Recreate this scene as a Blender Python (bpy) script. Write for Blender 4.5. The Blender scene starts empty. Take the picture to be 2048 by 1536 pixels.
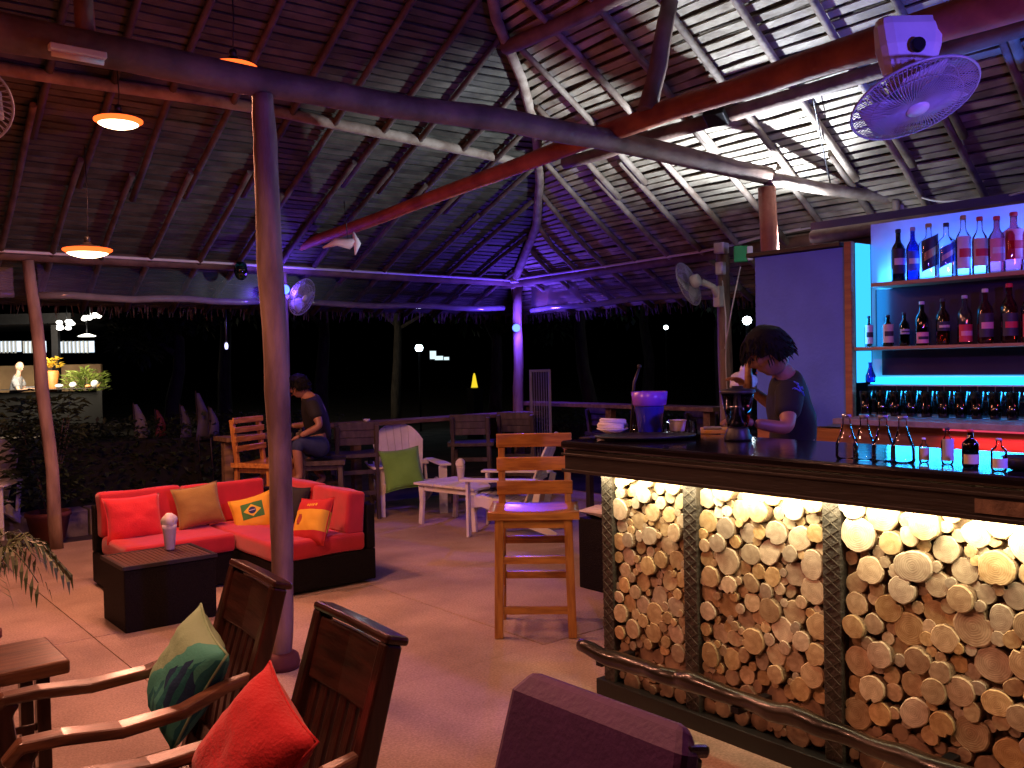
import bpy, bmesh, math, random
from math import sin, cos, pi, sqrt, radians, atan, atan2, exp
from mathutils import Vector, Matrix, Euler
from mathutils import noise as mnoise
random.seed(7)
S = bpy.context.scene
COL = S.collection

# ------------------------------------------------------------------ camera
FOC = 1820.0; CH = 1.6
_th = radians(39.0); _pi = atan(41 / FOC); _ro = atan(.0205)
FW = Vector((sin(_th) * cos(_pi), cos(_th) * cos(_pi), -sin(_pi)))
_r0 = Vector((cos(_th), -sin(_th), 0)); _u0 = _r0.cross(FW)
RT = (_r0 * cos(_ro) - _u0 * sin(_ro)).normalized(); UP = RT.cross(FW).normalized()
CP = Vector((0, 0, CH))
cam = bpy.data.cameras.new('camera'); camo = bpy.data.objects.new('camera', cam); COL.objects.link(camo)
m = Matrix.Identity(4)
for i in range(3):
    m[i][0] = RT[i]; m[i][1] = UP[i]; m[i][2] = -FW[i]; m[i][3] = CP[i]
camo.matrix_world = m
cam.sensor_width = 36; cam.lens = 36 * FOC / 2048; cam.clip_start = .05; cam.clip_end = 600
S.camera = camo

# ------------------------------------------------------------------ night sky
W = bpy.data.worlds.new('World'); S.world = W; W.use_nodes = True
wn = W.node_tree.nodes; wl = W.node_tree.links
sky = wn.new('ShaderNodeTexSky'); sky.sky_type = 'NISHITA'; sky.sun_disc = False
sky.sun_elevation = radians(-6); sky.sun_rotation = radians(200)
wl.new(sky.outputs[0], wn['Background'].inputs[0]); wn['Background'].inputs[1].default_value = .01

S.view_settings.view_transform = 'Standard'; S.view_settings.look = 'None'
S.view_settings.exposure = .15; S.view_settings.gamma = 1
S.view_settings.use_curve_mapping = False
S.cycles.use_denoising = True
try: S.cycles.denoiser = 'OPENIMAGEDENOISE'
except Exception: pass
S.cycles.max_bounces = 6; S.cycles.diffuse_bounces = 3; S.cycles.glossy_bounces = 3
S.cycles.transmission_bounces = 6; S.cycles.transparent_max_bounces = 12
S.cycles.sample_clamp_indirect = 3.0; S.cycles.caustics_reflective = False; S.cycles.caustics_refractive = False

def lamp(kind, name, loc, energy, color, size=.1, aim=None, size_y=None, spot=None, blend=.5, parent=None):
    l = bpy.data.lights.new(name, kind); l.energy = energy; l.color = color
    if kind == 'AREA':
        l.size = size
        if size_y: l.shape = 'RECTANGLE'; l.size_y = size_y
    else:
        l.shadow_soft_size = size
    if kind == 'SPOT': l.spot_size = radians(spot or 100); l.spot_blend = blend
    o = bpy.data.objects.new(name, l); COL.objects.link(o); o.location = loc
    if aim is not None:
        d = (Vector(aim) - Vector(loc)).normalized()
        o.rotation_euler = d.to_track_quat('-Z', 'Y').to_euler()
    return o

WARM = (1.0, .39, .235); HOT = (1.0, .10, .035); VIO = (.13, .05, 1.0); CYAN = (.02, .35, 1.0); WHITE = (.80, .88, 1.0); RED = (1.0, .03, .08)
# light sources; the fixtures they belong to are built further down
for p_, e_ in (((1.81, 6.30, 3.15), 150), ((1.845, 7.285, 2.41), 84), ((2.13, 5.15, 3.22), 105), ((.9, 1.5, 2.94), 92), ((.1, 3.7, 2.94), 130)):  # the last two belong to unseen pendants added near the front
    lamp('SPOT', 'pendant_light', p_, e_, WARM, .12, (p_[0], p_[1], 0), spot=168, blend=.3)
    lamp('POINT', 'pendant_glow', (p_[0], p_[1], p_[2] - .02), e_ * .06, HOT, .08)
lamp('POINT', 'led_light', (7.30, 8.86, 2.05), 70, VIO, .05)
lamp('POINT', 'led_light', (4.17, 8.78, 2.42), 16, VIO, .05)
lamp('SPOT', 'led_light', (3.12, .10, 2.24), 190, (.17, .09, 1.0), .05, (4.3, 3.9, 1.65), spot=92, blend=.4)
lamp('POINT', 'led_glow', (3.12, .10, 2.22), 6, (.17, .09, 1.0), .05)
lamp('SPOT', 'flood_light', (6.21, 4.15, 2.40), 620, WHITE, .03, (5.0, 4.75, 4.3), spot=150, blend=1.0)
lamp('POINT', 'flood_spill', (6.46, 3.80, 2.46), 8, WHITE, .05)  # added point without a fixture, brightens what stands near the flood
o_ = lamp('AREA', 'bar_strip_light', (3.0, 1.75, 1.088), 30, (1.0, .84, .50), .02, None, size_y=2.8)
o_.rotation_euler = (0, radians(-74), 0)

# ------------------------------------------------------------------ helpers
def ray(px, py): return RT * ((px - 1024) / FOC) - UP * ((py - 768) / FOC) + FW
def G(px, py, h=0.0):
    d = ray(px, py); return CP + d * ((h - CH) / d.z)
def D(px, py, t): return CP + ray(px, py) * t
def YP(px, py, y):
    d = ray(px, py); return CP + d * (y / d.y)
def XP(px, py, x):
    d = ray(px, py); return CP + d * (x / d.x)

class MB:
    def __init__(s): s.v = []; s.f = []; s.sm = []
    def add(s, vs, fs, smooth=False):
        o = len(s.v); s.v += [tuple(v) for v in vs]
        for f in fs: s.f.append([i + o for i in f]); s.sm.append(smooth)
        return s
    def box(s, c, z, rot=None):
        c = Vector(c); hx, hy, hz = z[0] / 2, z[1] / 2, z[2] / 2
        vs = [Vector((x, y, w)) for w in (-hz, hz) for y in (-hy, hy) for x in (-hx, hx)]
        if rot is not None:
            R = Euler(rot).to_matrix() if not isinstance(rot, Matrix) else rot
            vs = [R @ v for v in vs]
        return s.add([c + v for v in vs], [(0, 2, 3, 1), (4, 5, 7, 6), (0, 1, 5, 4), (2, 6, 7, 3), (0, 4, 6, 2), (1, 3, 7, 5)])
    def ab(s, x0, x1, y0, y1, z0, z1):
        return s.box(((x0 + x1) / 2, (y0 + y1) / 2, (z0 + z1) / 2), (abs(x1 - x0), abs(y1 - y0), abs(z1 - z0)))
    def path(s, pts, w, h, up=(0, 0, 1)):
        """rectangular bar swept along pts: w across, h along up"""
        pts = [Vector(p) for p in pts]; vs = []; fs = []; n = len(pts)
        for i, p in enumerate(pts):
            t = (pts[min(i + 1, n - 1)] - pts[max(i - 1, 0)]).normalized()
            a = t.cross(Vector(up)).normalized(); b = a.cross(t).normalized()
            ww = w[i] if hasattr(w, '__len__') else w; hh = h[i] if hasattr(h, '__len__') else h
            vs += [p - a * ww / 2 - b * hh / 2, p + a * ww / 2 - b * hh / 2, p + a * ww / 2 + b * hh / 2, p - a * ww / 2 + b * hh / 2]
            if i:
                k = 4 * (i - 1)
                for j in range(4): fs.append((k + j, k + (j + 1) % 4, k + 4 + (j + 1) % 4, k + 4 + j))
        fs.append((3, 2, 1, 0)); k = 4 * (n - 1); fs.append((k, k + 1, k + 2, k + 3))
        return s.add(vs, fs)
    def tube(s, pts, r, n=8, wob=0.0, cap=True):
        pts = [Vector(p) for p in pts]; vs = []; fs = []; N = len(pts); ref = None
        for i, p in enumerate(pts):
            t = (pts[min(i + 1, N - 1)] - pts[max(i - 1, 0)]).normalized()
            if ref is None: ref = Vector((0, 0, 1)) if abs(t.z) < .9 else Vector((1, 0, 0))
            a = t.cross(ref).normalized(); b = a.cross(t).normalized(); ref = b
            rr = r[i] if hasattr(r, '__len__') else r
            for j in range(n):
                q = rr * (1 + wob * (random.random() - .5)); an = 2 * pi * j / n
                vs.append(p + a * cos(an) * q + b * sin(an) * q)
            if i:
                k = n * (i - 1)
                for j in range(n): fs.append((k + j, k + (j + 1) % n, k + n + (j + 1) % n, k + n + j))
        s.add(vs, fs, True)
        if cap:
            o = len(s.v) - len(vs)
            s.f.append([o + j for j in range(n)][::-1]); s.sm.append(False)
            s.f.append([o + n * (N - 1) + j for j in range(n)]); s.sm.append(False)
        return s
    def lathe(s, prof, n=16, c=(0, 0, 0), R=None, smooth=True):
        c = Vector(c); vs = []; fs = []
        for r, z in prof:
            for j in range(n):
                v = Vector((r * cos(2 * pi * j / n), r * sin(2 * pi * j / n), z))
                vs.append(c + (R @ v if R is not None else v))
        for i in range(1, len(prof)):
            k = n * (i - 1)
            for j in range(n): fs.append((k + j, k + (j + 1) % n, k + n + (j + 1) % n, k + n + j))
        o = len(s.v); s.add(vs, fs, smooth)
        s.f.append([o + j for j in range(n)][::-1]); s.sm.append(False)
        k = n * (len(prof) - 1); s.f.append([o + k + j for j in range(n)]); s.sm.append(False)
        return s
    def ellipsoid(s, c, r, R=None, n=16, m=10, fn=None):
        c = Vector(c); vs = []; fs = []
        for i in range(m + 1):
            ph = pi * i / m
            for j in range(n):
                th = 2 * pi * j / n
                v = Vector((sin(ph) * cos(th), sin(ph) * sin(th), cos(ph)))
                if fn: v = fn(v)
                v = Vector((v.x * r[0], v.y * r[1], v.z * r[2]))
                vs.append(c + (R @ v if R is not None else v))
        for i in range(m):
            for j in range(n):
                a = i * n + j; b = i * n + (j + 1) % n; fs.append((a, a + n, b + n, b))
        return s.add(vs, fs, True)
    def mesh(s, name):
        me = bpy.data.meshes.new(name); me.from_pydata(s.v, [], s.f); me.validate(); 
        if len(me.polygons) == len(s.sm): me.polygons.foreach_set('use_smooth', s.sm)
        me.update(); return me

def link(name, me, mt, parent=None, label=None, bevel=0, kind=None):
    o = bpy.data.objects.new(name, me); COL.objects.link(o)
    if mt is not None:
        if not me.materials: me.materials.append(mt)
    if parent is not None: o.parent = parent
    if label: o['label'] = label
    if kind: o['kind'] = kind
    if bevel:
        b = o.modifiers.new('bevel', 'BEVEL'); b.width = bevel; b.segments = 2; b.limit_method = 'ANGLE'
    return o
def kid(name, mb, mt, parent=None, label=None, bevel=0, kind=None):
    return link(name, mb.mesh(name), mt, parent, label, bevel, kind)
def thing(name, label, cat, loc=(0, 0, 0), rz=0, group=None, rot=None):
    o = bpy.data.objects.new(name, None); COL.objects.link(o); o.empty_display_size = .1
    o.location = loc; o.rotation_euler = rot if rot else (0, 0, rz); o['label'] = label; o['category'] = cat
    if group: o['group'] = group
    return o
def tag(o, label, cat, group=None):
    o['label'] = label; o['category'] = cat
    if group: o['group'] = group
    return o
def kids(o): return [c for c in bpy.data.objects if c.parent == o]
def dup(root, loc, rz, label, group=None):
    def cp(o, par):
        c = o.copy(); COL.objects.link(c)
        if par is not None: c.parent = par
        for k in ALLK.get(o.name, []): cp(k, c)
        return c
    ALLK = {}
    for k in bpy.data.objects:
        if k.parent is not None: ALLK.setdefault(k.parent.name, []).append(k)
    r = cp(root, None); r.location = loc; r.rotation_euler = (0, 0, rz); r['label'] = label
    if group: r['group'] = group
    return r

# ------------------------------------------------------------------ materials
MC = {}
def mat(name, c1, c2=None, rough=.6, scale=8, stretch=(1, 1, 1), bump=.0, bscale=None, metal=0, spec=.5, rnd=0.0, detail=5, coat=0, sheen=0, thr=(.35, .65), alpha=None, trans=0, coord='Object', rrough=0):
    if name in MC: return MC[name]
    M = bpy.data.materials.new(name); M.use_nodes = True; nt = M.node_tree; N = nt.nodes; L = nt.links
    B = N['Principled BSDF']; B.inputs['Roughness'].default_value = rough; B.inputs['Metallic'].default_value = metal
    B.inputs['Specular IOR Level'].default_value = spec
    if coat: B.inputs['Coat Weight'].default_value = coat; B.inputs['Coat Roughness'].default_value = .12
    if sheen: B.inputs['Sheen Weight'].default_value = sheen
    if trans: B.inputs['Transmission Weight'].default_value = trans; B.inputs['IOR'].default_value = 1.45
    tc = N.new('ShaderNodeTexCoord'); mp = N.new('ShaderNodeMapping'); mp.inputs['Scale'].default_value = stretch
    L.new(tc.outputs[coord], mp.inputs[0])
    nz = N.new('ShaderNodeTexNoise'); nz.inputs['Scale'].default_value = scale; nz.inputs['Detail'].default_value = detail
    L.new(mp.outputs[0], nz.inputs['Vector'])
    col = None
    if c2 is None: c2 = tuple(x * .82 for x in c1)
    rp = N.new('ShaderNodeValToRGB'); rp.color_ramp.elements[0].position = thr[0]; rp.color_ramp.elements[1].position = thr[1]
    rp.color_ramp.elements[0].color = (*c2, 1); rp.color_ramp.elements[1].color = (*c1, 1)
    L.new(nz.outputs[0], rp.inputs[0]); col = rp.outputs[0]
    if rnd:
        oi = N.new('ShaderNodeObjectInfo'); mr = N.new('ShaderNodeMapRange'); mr.inputs[3].default_value = 1 - rnd; mr.inputs[4].default_value = 1 + rnd * .6
        L.new(oi.outputs['Random'], mr.inputs[0])
        hs = N.new('ShaderNodeHueSaturation'); L.new(mr.outputs[0], hs.inputs['Value']); L.new(col, hs.inputs['Color']); col = hs.outputs[0]
        # offset the pattern per object
        va = N.new('ShaderNodeVectorMath'); va.operation = 'ADD'; L.new(mp.outputs[0], va.inputs[0])
        vm = N.new('ShaderNodeMath'); vm.operation = 'MULTIPLY'; vm.inputs[1].default_value = 37.0; L.new(oi.outputs['Random'], vm.inputs[0])
        L.new(vm.outputs[0], va.inputs[1]); L.new(va.outputs[0], nz.inputs['Vector'])
    L.new(col, B.inputs['Base Color'])
    if bump:
        bn = N.new('ShaderNodeTexNoise'); bn.inputs['Scale'].default_value = bscale or scale * 4; bn.inputs['Detail'].default_value = 6
        L.new(mp.outputs[0], bn.inputs['Vector'])
        bp = N.new('ShaderNodeBump'); bp.inputs['Strength'].default_value = bump; bp.inputs['Distance'].default_value = .01
        L.new(bn.outputs[0], bp.inputs['Height']); L.new(bp.outputs[0], B.inputs['Normal'])
    MC[name] = M; return M
def emis(name, c, s):
    if name in MC: return MC[name]
    M = bpy.data.materials.new(name); M.use_nodes = True; N = M.node_tree.nodes; N.clear()
    e = N.new('ShaderNodeEmission'); e.inputs[0].default_value = (*c, 1); e.inputs[1].default_value = s
    o = N.new('ShaderNodeOutputMaterial'); M.node_tree.links.new(e.outputs[0], o.inputs[0]); MC[name] = M; return M
def wood(name, c1, c2, rough=.45, axis=2, scale=5, bump=.25, coat=0, rnd=.15):
    st = [9, 9, 9]; st[axis] = .8
    return mat(name, c1, c2, rough, scale, tuple(st), bump, scale * 3, rnd=rnd, coat=coat)

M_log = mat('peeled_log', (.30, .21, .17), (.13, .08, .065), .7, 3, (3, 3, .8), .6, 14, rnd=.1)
M_redlog = mat('red_lit_log', (.44, .13, .06), (.24, .055, .03), .6, 3, (1.5, 1.5, 1.5), .6, 14, rnd=.1)  # red lamp light on the cross beam put into the log colour
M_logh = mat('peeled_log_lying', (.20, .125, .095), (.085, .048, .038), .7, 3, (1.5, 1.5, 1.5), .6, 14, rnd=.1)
M_raftA = mat('shaded_roof_pole', (.10, .072, .058), (.045, .030, .025), .75, 4, (2, 2, 2), .5, 16, rnd=.35)  # slope A poles, dimmer light there put into a darker colour
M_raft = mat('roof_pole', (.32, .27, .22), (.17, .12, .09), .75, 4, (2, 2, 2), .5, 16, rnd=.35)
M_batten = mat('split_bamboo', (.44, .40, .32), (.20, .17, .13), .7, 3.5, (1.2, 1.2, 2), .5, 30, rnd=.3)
M_battenA = mat('shaded_split_bamboo', (.082, .082, .066), (.030, .029, .024), .75, 3.5, (1.2, 1.2, 2), .5, 30, rnd=.3)  # bamboo of slope A with its weaker light put into the tone
M_thatch = mat('palm_thatch', (.10, .075, .05), (.02, .015, .01), .9, 14, (1, 1, 1), 1.0, 60)
M_thatch2 = mat('palm_thatch_fringe', (.16, .12, .08), (.05, .035, .02), .9, 20, (1, 1, 1), .6, 60)
M_black = mat('black_paint', (.012, .011, .011), None, .45, 12, bump=.1)
M_white = mat('white_paint', (.86, .86, .86), (.74, .74, .74), .5, 7, bump=.15, bscale=30, rnd=.06)
M_pvc = mat('white_plastic', (.75, .75, .76), (.66, .66, .68), .35, 9)
M_dkwood = mat('dark_varnished_wood', (.060, .020, .014), (.022, .008, .006), .28, 5, (9, 1.0, 9), .15, 20, rnd=.2, coat=.5)
M_dkwoodz = mat('dark_varnished_wood_upright', (.060, .020, .014), (.022, .008, .006), .28, 5, (9, 9, .9), .15, 20, rnd=.2, coat=.5)
M_armwood = mat('pale_armrest_wood', (.19, .085, .045), (.06, .025, .015), .3, 5, (1, 9, 9), .15, 20, rnd=.2, coat=.4)  # paler than the other chair wood
M_pine = mat('varnished_pine', (.56, .26, .06), (.34, .13, .035), .32, 5, (9, 9, 1.2), .12, 20, rnd=.12, coat=.4)
M_pineh = mat('varnished_pine_lying', (.60, .28, .06), (.34, .13, .035), .32, 5, (1.2, 9, 9), .12, 20, rnd=.12, coat=.4)
M_rail = mat('worn_rail_wood', (.22, .14, .09), (.10, .06, .04), .6, 5, (1, 4, 4), .3, 20)
M_dkstool = mat('dark_stool_wood', (.09, .07, .06), (.04, .03, .025), .5, 5, (4, 4, 1), .2, 20, rnd=.3)
M_rattan = mat('dark_wicker', (.009, .007, .006), (.003, .002, .002), .6, 60, (1, 1, 1.8), .8, 90, spec=.15)
M_redc = mat('red_canvas', (.56, .012, .028), (.44, .008, .020), .8, 6, bump=.3, bscale=160, sheen=.3)
M_redp = mat('red_cotton', (.74, .020, .032), (.62, .014, .024), .85, 5, bump=.35, bscale=120, sheen=.3)
M_gold = mat('mustard_cotton', (.34, .23, .05), (.27, .17, .035), .85, 5, bump=.35, bscale=120, sheen=.2)
M_green = mat('lime_green_cotton', (.15, .38, .06), (.11, .30, .04), .85, 5, bump=.35, bscale=120, sheen=.2)
M_blackc = mat('black_cotton', (.012, .012, .014), None, .85, 5, bump=.3, bscale=120)
M_purple = mat('plum_leatherette', (.075, .014, .12), (.055, .010, .09), .6, 9, bump=.2, bscale=80, sheen=.1)
M_conc = mat('washed_concrete', (.54, .40, .31), (.37, .265, .205), .72, 2.3, (1, 1, 1), .5, 110, rnd=.05, thr=(.3, .66), detail=12)
# sandy grit in the concrete
_n = M_conc.node_tree; _g = _n.nodes.new('ShaderNodeTexNoise'); _g.inputs['Scale'].default_value = 85; _g.inputs['Detail'].default_value = 3
_t = _n.nodes.new('ShaderNodeTexCoord'); _n.links.new(_t.outputs['Object'], _g.inputs['Vector'])
_s = _n.nodes.new('ShaderNodeTexNoise'); _s.inputs['Scale'].default_value = .9; _s.inputs['Detail'].default_value = 9; _n.links.new(_t.outputs['Object'], _s.inputs['Vector'])
_a = _n.nodes.new('ShaderNodeMapRange'); _a.inputs[1].default_value = .3; _a.inputs[2].default_value = .7; _a.inputs[3].default_value = .74; _a.inputs[4].default_value = 1.16; _n.links.new(_g.outputs[0], _a.inputs[0])
_b = _n.nodes.new('ShaderNodeMapRange'); _b.inputs[1].default_value = .38; _b.inputs[2].default_value = .55; _b.inputs[3].default_value = .80; _b.inputs[4].default_value = 1.05; _n.links.new(_s.outputs[0], _b.inputs[0])
_m = _n.nodes.new('ShaderNodeMath'); _m.operation = 'MULTIPLY'; _n.links.new(_a.outputs[0], _m.inputs[0]); _n.links.new(_b.outputs[0], _m.inputs[1])
_h = _n.nodes.new('ShaderNodeHueSaturation'); _n.links.new(_m.outputs[0], _h.inputs['Value'])
_P = _n.nodes['Principled BSDF']; _src = _P.inputs['Base Color'].links[0].from_socket; _n.links.new(_src, _h.inputs['Color']); _n.links.new(_h.outputs[0], _P.inputs['Base Color'])
M_grout = mat('joint_mortar', (.42, .32, .26), None, .9, 5)
M_soil = mat('garden_ground', (.075, .06, .05), (.03, .025, .02), .95, 2, bump=.8, bscale=20)
M_stone = mat('pale_kerb_stone', (.30, .27, .24), (.20, .18, .16), .85, 6, bump=.5, bscale=25, rnd=.15)
M_leafd = mat('dark_leaf', (.045, .08, .03), (.025, .05, .018), .55, 3, rnd=.2)
M_leafm = mat('garden_leaf', (.07, .11, .03), (.03, .06, .015), .5, 3, rnd=.2)
M_bark = mat('tree_bark', (.10, .075, .055), (.05, .035, .025), .9, 6, (2, 2, .6), .8, 14)
M_terra = mat('terracotta', (.20, .055, .035), (.13, .035, .025), .8, 8, bump=.2)
M_skin = mat('skin', (.30, .15, .095), (.24, .12, .075), .5, 12)
M_skinp = mat('pale_skin', (.55, .34, .25), (.50, .29, .21), .5, 12)
M_hair = mat('black_hair', (.003, .0025, .0025), None, .6, 30, (1, 1, 8), .5, 60, spec=.15)
M_tee = mat('black_cotton_shirt', (.006, .006, .009), (.004, .004, .006), .85, 9, bump=.4, bscale=14)
M_jean = mat('blue_denim', (.025, .04, .12), (.015, .025, .08), .85, 20, bump=.3)
M_metal = mat('galvanised_metal', (.45, .46, .47), None, .35, 10, metal=1)
M_dmetal = mat('dark_metal', (.03, .03, .035), None, .4, 10, metal=.8)
M_tissue = mat('paper_tissue', (.82, .80, .80), (.72, .70, .70), .9, 14, bump=.5, bscale=20)
M_ply = mat('violet_lit_board', (.07, .17, .66), (.055, .14, .56), .55, 4, bump=.15, bscale=40)  # plain board, violet LED light put into its colour
M_shelf = mat('shelf_wood', (.40, .24, .13), (.28, .15, .08), .45, 5, (9, .8, 9), .15, 20)
M_stonec = mat('grey_worktop', (.32, .28, .28), (.20, .17, .18), .5, 14, bump=.3, bscale=50)
M_tile = mat('black_glazed_tile', (.012, .012, .016), None, .12, 6, rnd=.2, spec=.7)
M_top = mat('dark_polished_bar_top', (.012, .009, .010), (.006, .004, .005), .11, 3, (4, .6, 4), .06, 12, spec=.6)
M_apron = mat('dark_bar_apron', (.018, .012, .010), (.009, .006, .005), .5, 4, (4, .5, 4), .3, 20)
M_lwood = mat('orange_stained_wood', (.36, .15, .05), (.22, .08, .03), .5, 4, (9, .8, 9), .2, 20)
def glassm(name, c, rough=.03, a=.35):
    if name in MC: return MC[name]
    M = bpy.data.materials.new(name); M.use_nodes = True; N = M.node_tree.nodes; L = M.node_tree.links; N.clear()
    t = N.new('ShaderNodeBsdfTransparent'); t.inputs[0].default_value = (*c, 1)
    g = N.new('ShaderNodeBsdfGlossy'); g.inputs['Roughness'].default_value = rough; g.inputs[0].default_value = (1, 1, 1, 1)
    fr = N.new('ShaderNodeFresnel'); fr.inputs[0].default_value = 1.33
    ad = N.new('ShaderNodeMath'); ad.operation = 'ADD'; ad.inputs[1].default_value = a * .12; L.new(fr.outputs[0], ad.inputs[0])
    mx = N.new('ShaderNodeMixShader'); L.new(ad.outputs[0], mx.inputs[0]); L.new(t.outputs[0], mx.inputs[1]); L.new(g.outputs[0], mx.inputs[2])
    o = N.new('ShaderNodeOutputMaterial'); L.new(mx.outputs[0], o.inputs[0]); MC[name] = M; return M
M_glass = glassm('clear_glass', (.95, .97, .98))
M_gdark = glassm('dark_bottle_glass', (.05, .03, .03))
M_gblue = glassm('blue_bottle_glass', (.08, .12, .55))
M_gpink = glassm('pink_lit_bottle_glass', (.85, .35, .42))  # clear glass with the pink lamp light put into its colour
M_gamb = glassm('amber_bottle_glass', (.55, .20, .06))
M_vinyl = glassm('clear_vinyl_sheet', (.82, .82, .84), .3, .0)

# ------------------------------------------------------------------ ground and floor
g = MB(); n = 40
for i in range(n + 1):
    for j in range(n + 1):
        x = -150 + 300 * i / n; y = -120 + 320 * j / n
        d = max(0, max(abs(x - 2) - 9, abs(y - 4) - 9))
        g.v.append((x, y, -.14 + .12 * min(1, d / 6) * mnoise.noise(Vector((x * .2, y * .2, 0)))))
for i in range(n):
    for j in range(n):
        a = i * (n + 1) + j; g.f.append((a, a + n + 1, a + n + 2, a + 1)); g.sm.append(True)
kid('ground', g, M_soil, kind='structure', label='dark garden ground around the open pavilion')
fl = MB().ab(-4.2, 7.75, -2.2, 9.3, -.16, -.012)
flo = kid('floor', fl, M_grout, kind='structure', label='mortar bed under the washed concrete floor')
xs = [-4.2, -2.35, -.45, 1.45, 3.35, 5.5, 7.75]; ys = [-2.2, -.1, 1.95, 3.9, 5.85, 7.6, 9.3]
for i in range(6):
    for j in range(6):
        kid('slab', MB().ab(xs[i] + .0025, xs[i + 1] - .0025, ys[j] + .0025, ys[j + 1] - .0025, -.06, random.uniform(-.0015, .001)), M_conc, flo, bevel=.003)
kb = thing('garden_kerb', 'low pale stone kerb in the dark beyond the thin left post', 'kerb', (0, 10.6, 0))
x = -3.0
while x < 4.3:
    w = random.uniform(.42, .6)
    kid('kerb_stone', MB().box((x + w / 2, random.uniform(-.03, .03), -.02), (w - .02, .32, .3)), M_stone, kb, bevel=.015); x += w
for k in range(2):
    x = -3.4
    while x < 3.4:
        w = random.uniform(.5, .8)
        kid('kerb_stone', MB().box((x + w / 2, .5 + .42 * k + random.uniform(-.03, .03), -.1), (w - .03, .38, .14)), M_stone, kb, bevel=.012); x += w

# ------------------------------------------------------------------ pavilion
pav = thing('thatched_pavilion', 'open thatched pavilion of peeled log posts, beams and bamboo roof poles over the bar', 'pavilion')
HPX = [(8.30, 10.05, 2.30), (7.35, 9.0, 2.73), (6.58, 7.64, 3.21), (5.98, 6.88, 3.51), (5.38, 6.22, 3.77), (4.78, 5.70, 4.01), (4.2, 5.28, 4.23), (2.85, 3.95, 4.82)]
def hip(z):
    for a, b in zip(HPX, HPX[1:]):
        if z <= b[2] or b is HPX[-1]:
            t = (z - a[2]) / (b[2] - a[2]); return a[0] + (b[0] - a[0]) * t, a[1] + (b[1] - a[1]) * t
def yA(z): return 9.0 - (z - 2.73) / .41
def xB(z): return 7.35 - (z - 2.73) / .46
def ySouth(z): return -1.0 + (z - 2.73) / .41
def xWest(z): return -4.5 + (z - 2.73) / .46
def pA(x, z):
    hx, hy = hip(z); w = exp(-max(0, hx - x) / 1.1); return Vector((x, yA(z) + (hy - yA(z)) * w, z))
def pB(y, z):
    hx, hy = hip(z); w = exp(-max(0, hy - y) / 1.1); return Vector((xB(z) + (hx - xB(z)) * w, y, z))
# thatch layers (two overlapping coats so the fringe has thickness)
zs = [2.28 + .12 * i for i in range(22)]; zs[-1] = 4.82
def sheet(fn, lo, hi, nm, mt):
    mb = MB(); nn = 40
    for off in (0.0, .16):
        o = len(mb.v)
        for z in zs:
            a, b = lo(z), hi(z)
            for i in range(nn + 1):
                p = fn(a + (b - a) * i / nn, z); mb.v.append((p.x, p.y, p.z + off + .006 * mnoise.noise(p * 3)))
        for r in range(len(zs) - 1):
            for i in range(nn):
                k = o + r * (nn + 1) + i; q = (k, k + 1, k + nn + 2, k + nn + 1); mb.f.append(q if off else q[::-1]); mb.sm.append(True)
    for i in range(nn):
        L = len(zs) * (nn + 1); mb.f.append((i, i + 1, L + i + 1, L + i)); mb.sm.append(False)
    kid(nm, mb, mt, pav, 'dark palm thatch of one roof slope')
sheet(pA, lambda z: xWest(z), lambda z: hip(z)[0], 'thatch', M_thatch)
sheet(lambda y, z: pB(y, z), lambda z: ySouth(z), lambda z: hip(z)[1], 'thatch', M_thatch)
sheet(lambda x, z: Vector((x, ySouth(z), z)), lambda z: xWest(z), lambda z: xB(z), 'thatch', M_thatch)
sheet(lambda y, z: Vector((xWest(z), y, z)), lambda z: ySouth(z), lambda z: yA(z), 'thatch', M_thatch)
# ragged fringe of the eaves
fr = MB()
def blade(p, d, l, w):
    a = Vector((d.y, -d.x, 0)).normalized() * w; q = p + d * l; fr.add([p - a, p + a, q + a * .3, q - a * .3], [(0, 1, 2, 3)])
for i in range(900):
    x = random.uniform(-4.6, 8.3); blade(Vector((x, 10.05 + random.uniform(-.1, .05), 2.34)), Vector((random.uniform(-.25, .25), random.uniform(-.05, .35), -1)), random.uniform(.05, .2), .012)
for i in range(900):
    y = random.uniform(-2, 10.0); blade(Vector((8.3 + random.uniform(-.1, .05), y, 2.34)), Vector((random.uniform(-.05, .35), random.uniform(-.25, .25), -1)), random.uniform(.05, .2), .012)
kid('thatch_fringe', fr, M_thatch2, pav, kind='stuff')
# split bamboo battens
def batten(face, z, w):
    if face == 'A': a, b, fn, up = xWest(z) + .05, hip(z)[0] - .02, pA, Vector((0, .41, 1))
    else: a, b, fn, up = ySouth(z) + .05, hip(z)[1] - .02, pB, Vector((.46, 0, 1))
    n = max(4, int((b - a) / .27)); pts = []; ws = []; ph = random.uniform(0, 50)
    for i in range(n + 1):
        p = fn(a + (b - a) * i / n, z); wv = mnoise.noise(Vector((i * .38, ph, 0)))
        sl = Vector((0, -.925, .38)) if face == 'A' else Vector((-.908, 0, .418))
        pts.append(p + sl * (.016 if face == 'A' else .028) * wv + Vector((0, 0, -.03 - .006 * random.random())))
        ws.append(w * (1 + .22 * mnoise.noise(Vector((i * .5, ph, 9)))))
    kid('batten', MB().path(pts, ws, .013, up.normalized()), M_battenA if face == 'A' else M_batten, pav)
z = 2.33
while z < 4.78: batten('A', z, .058); z += .0285
z = 2.33
while z < 4.78: batten('B', z, .060); z += .0375
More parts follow.
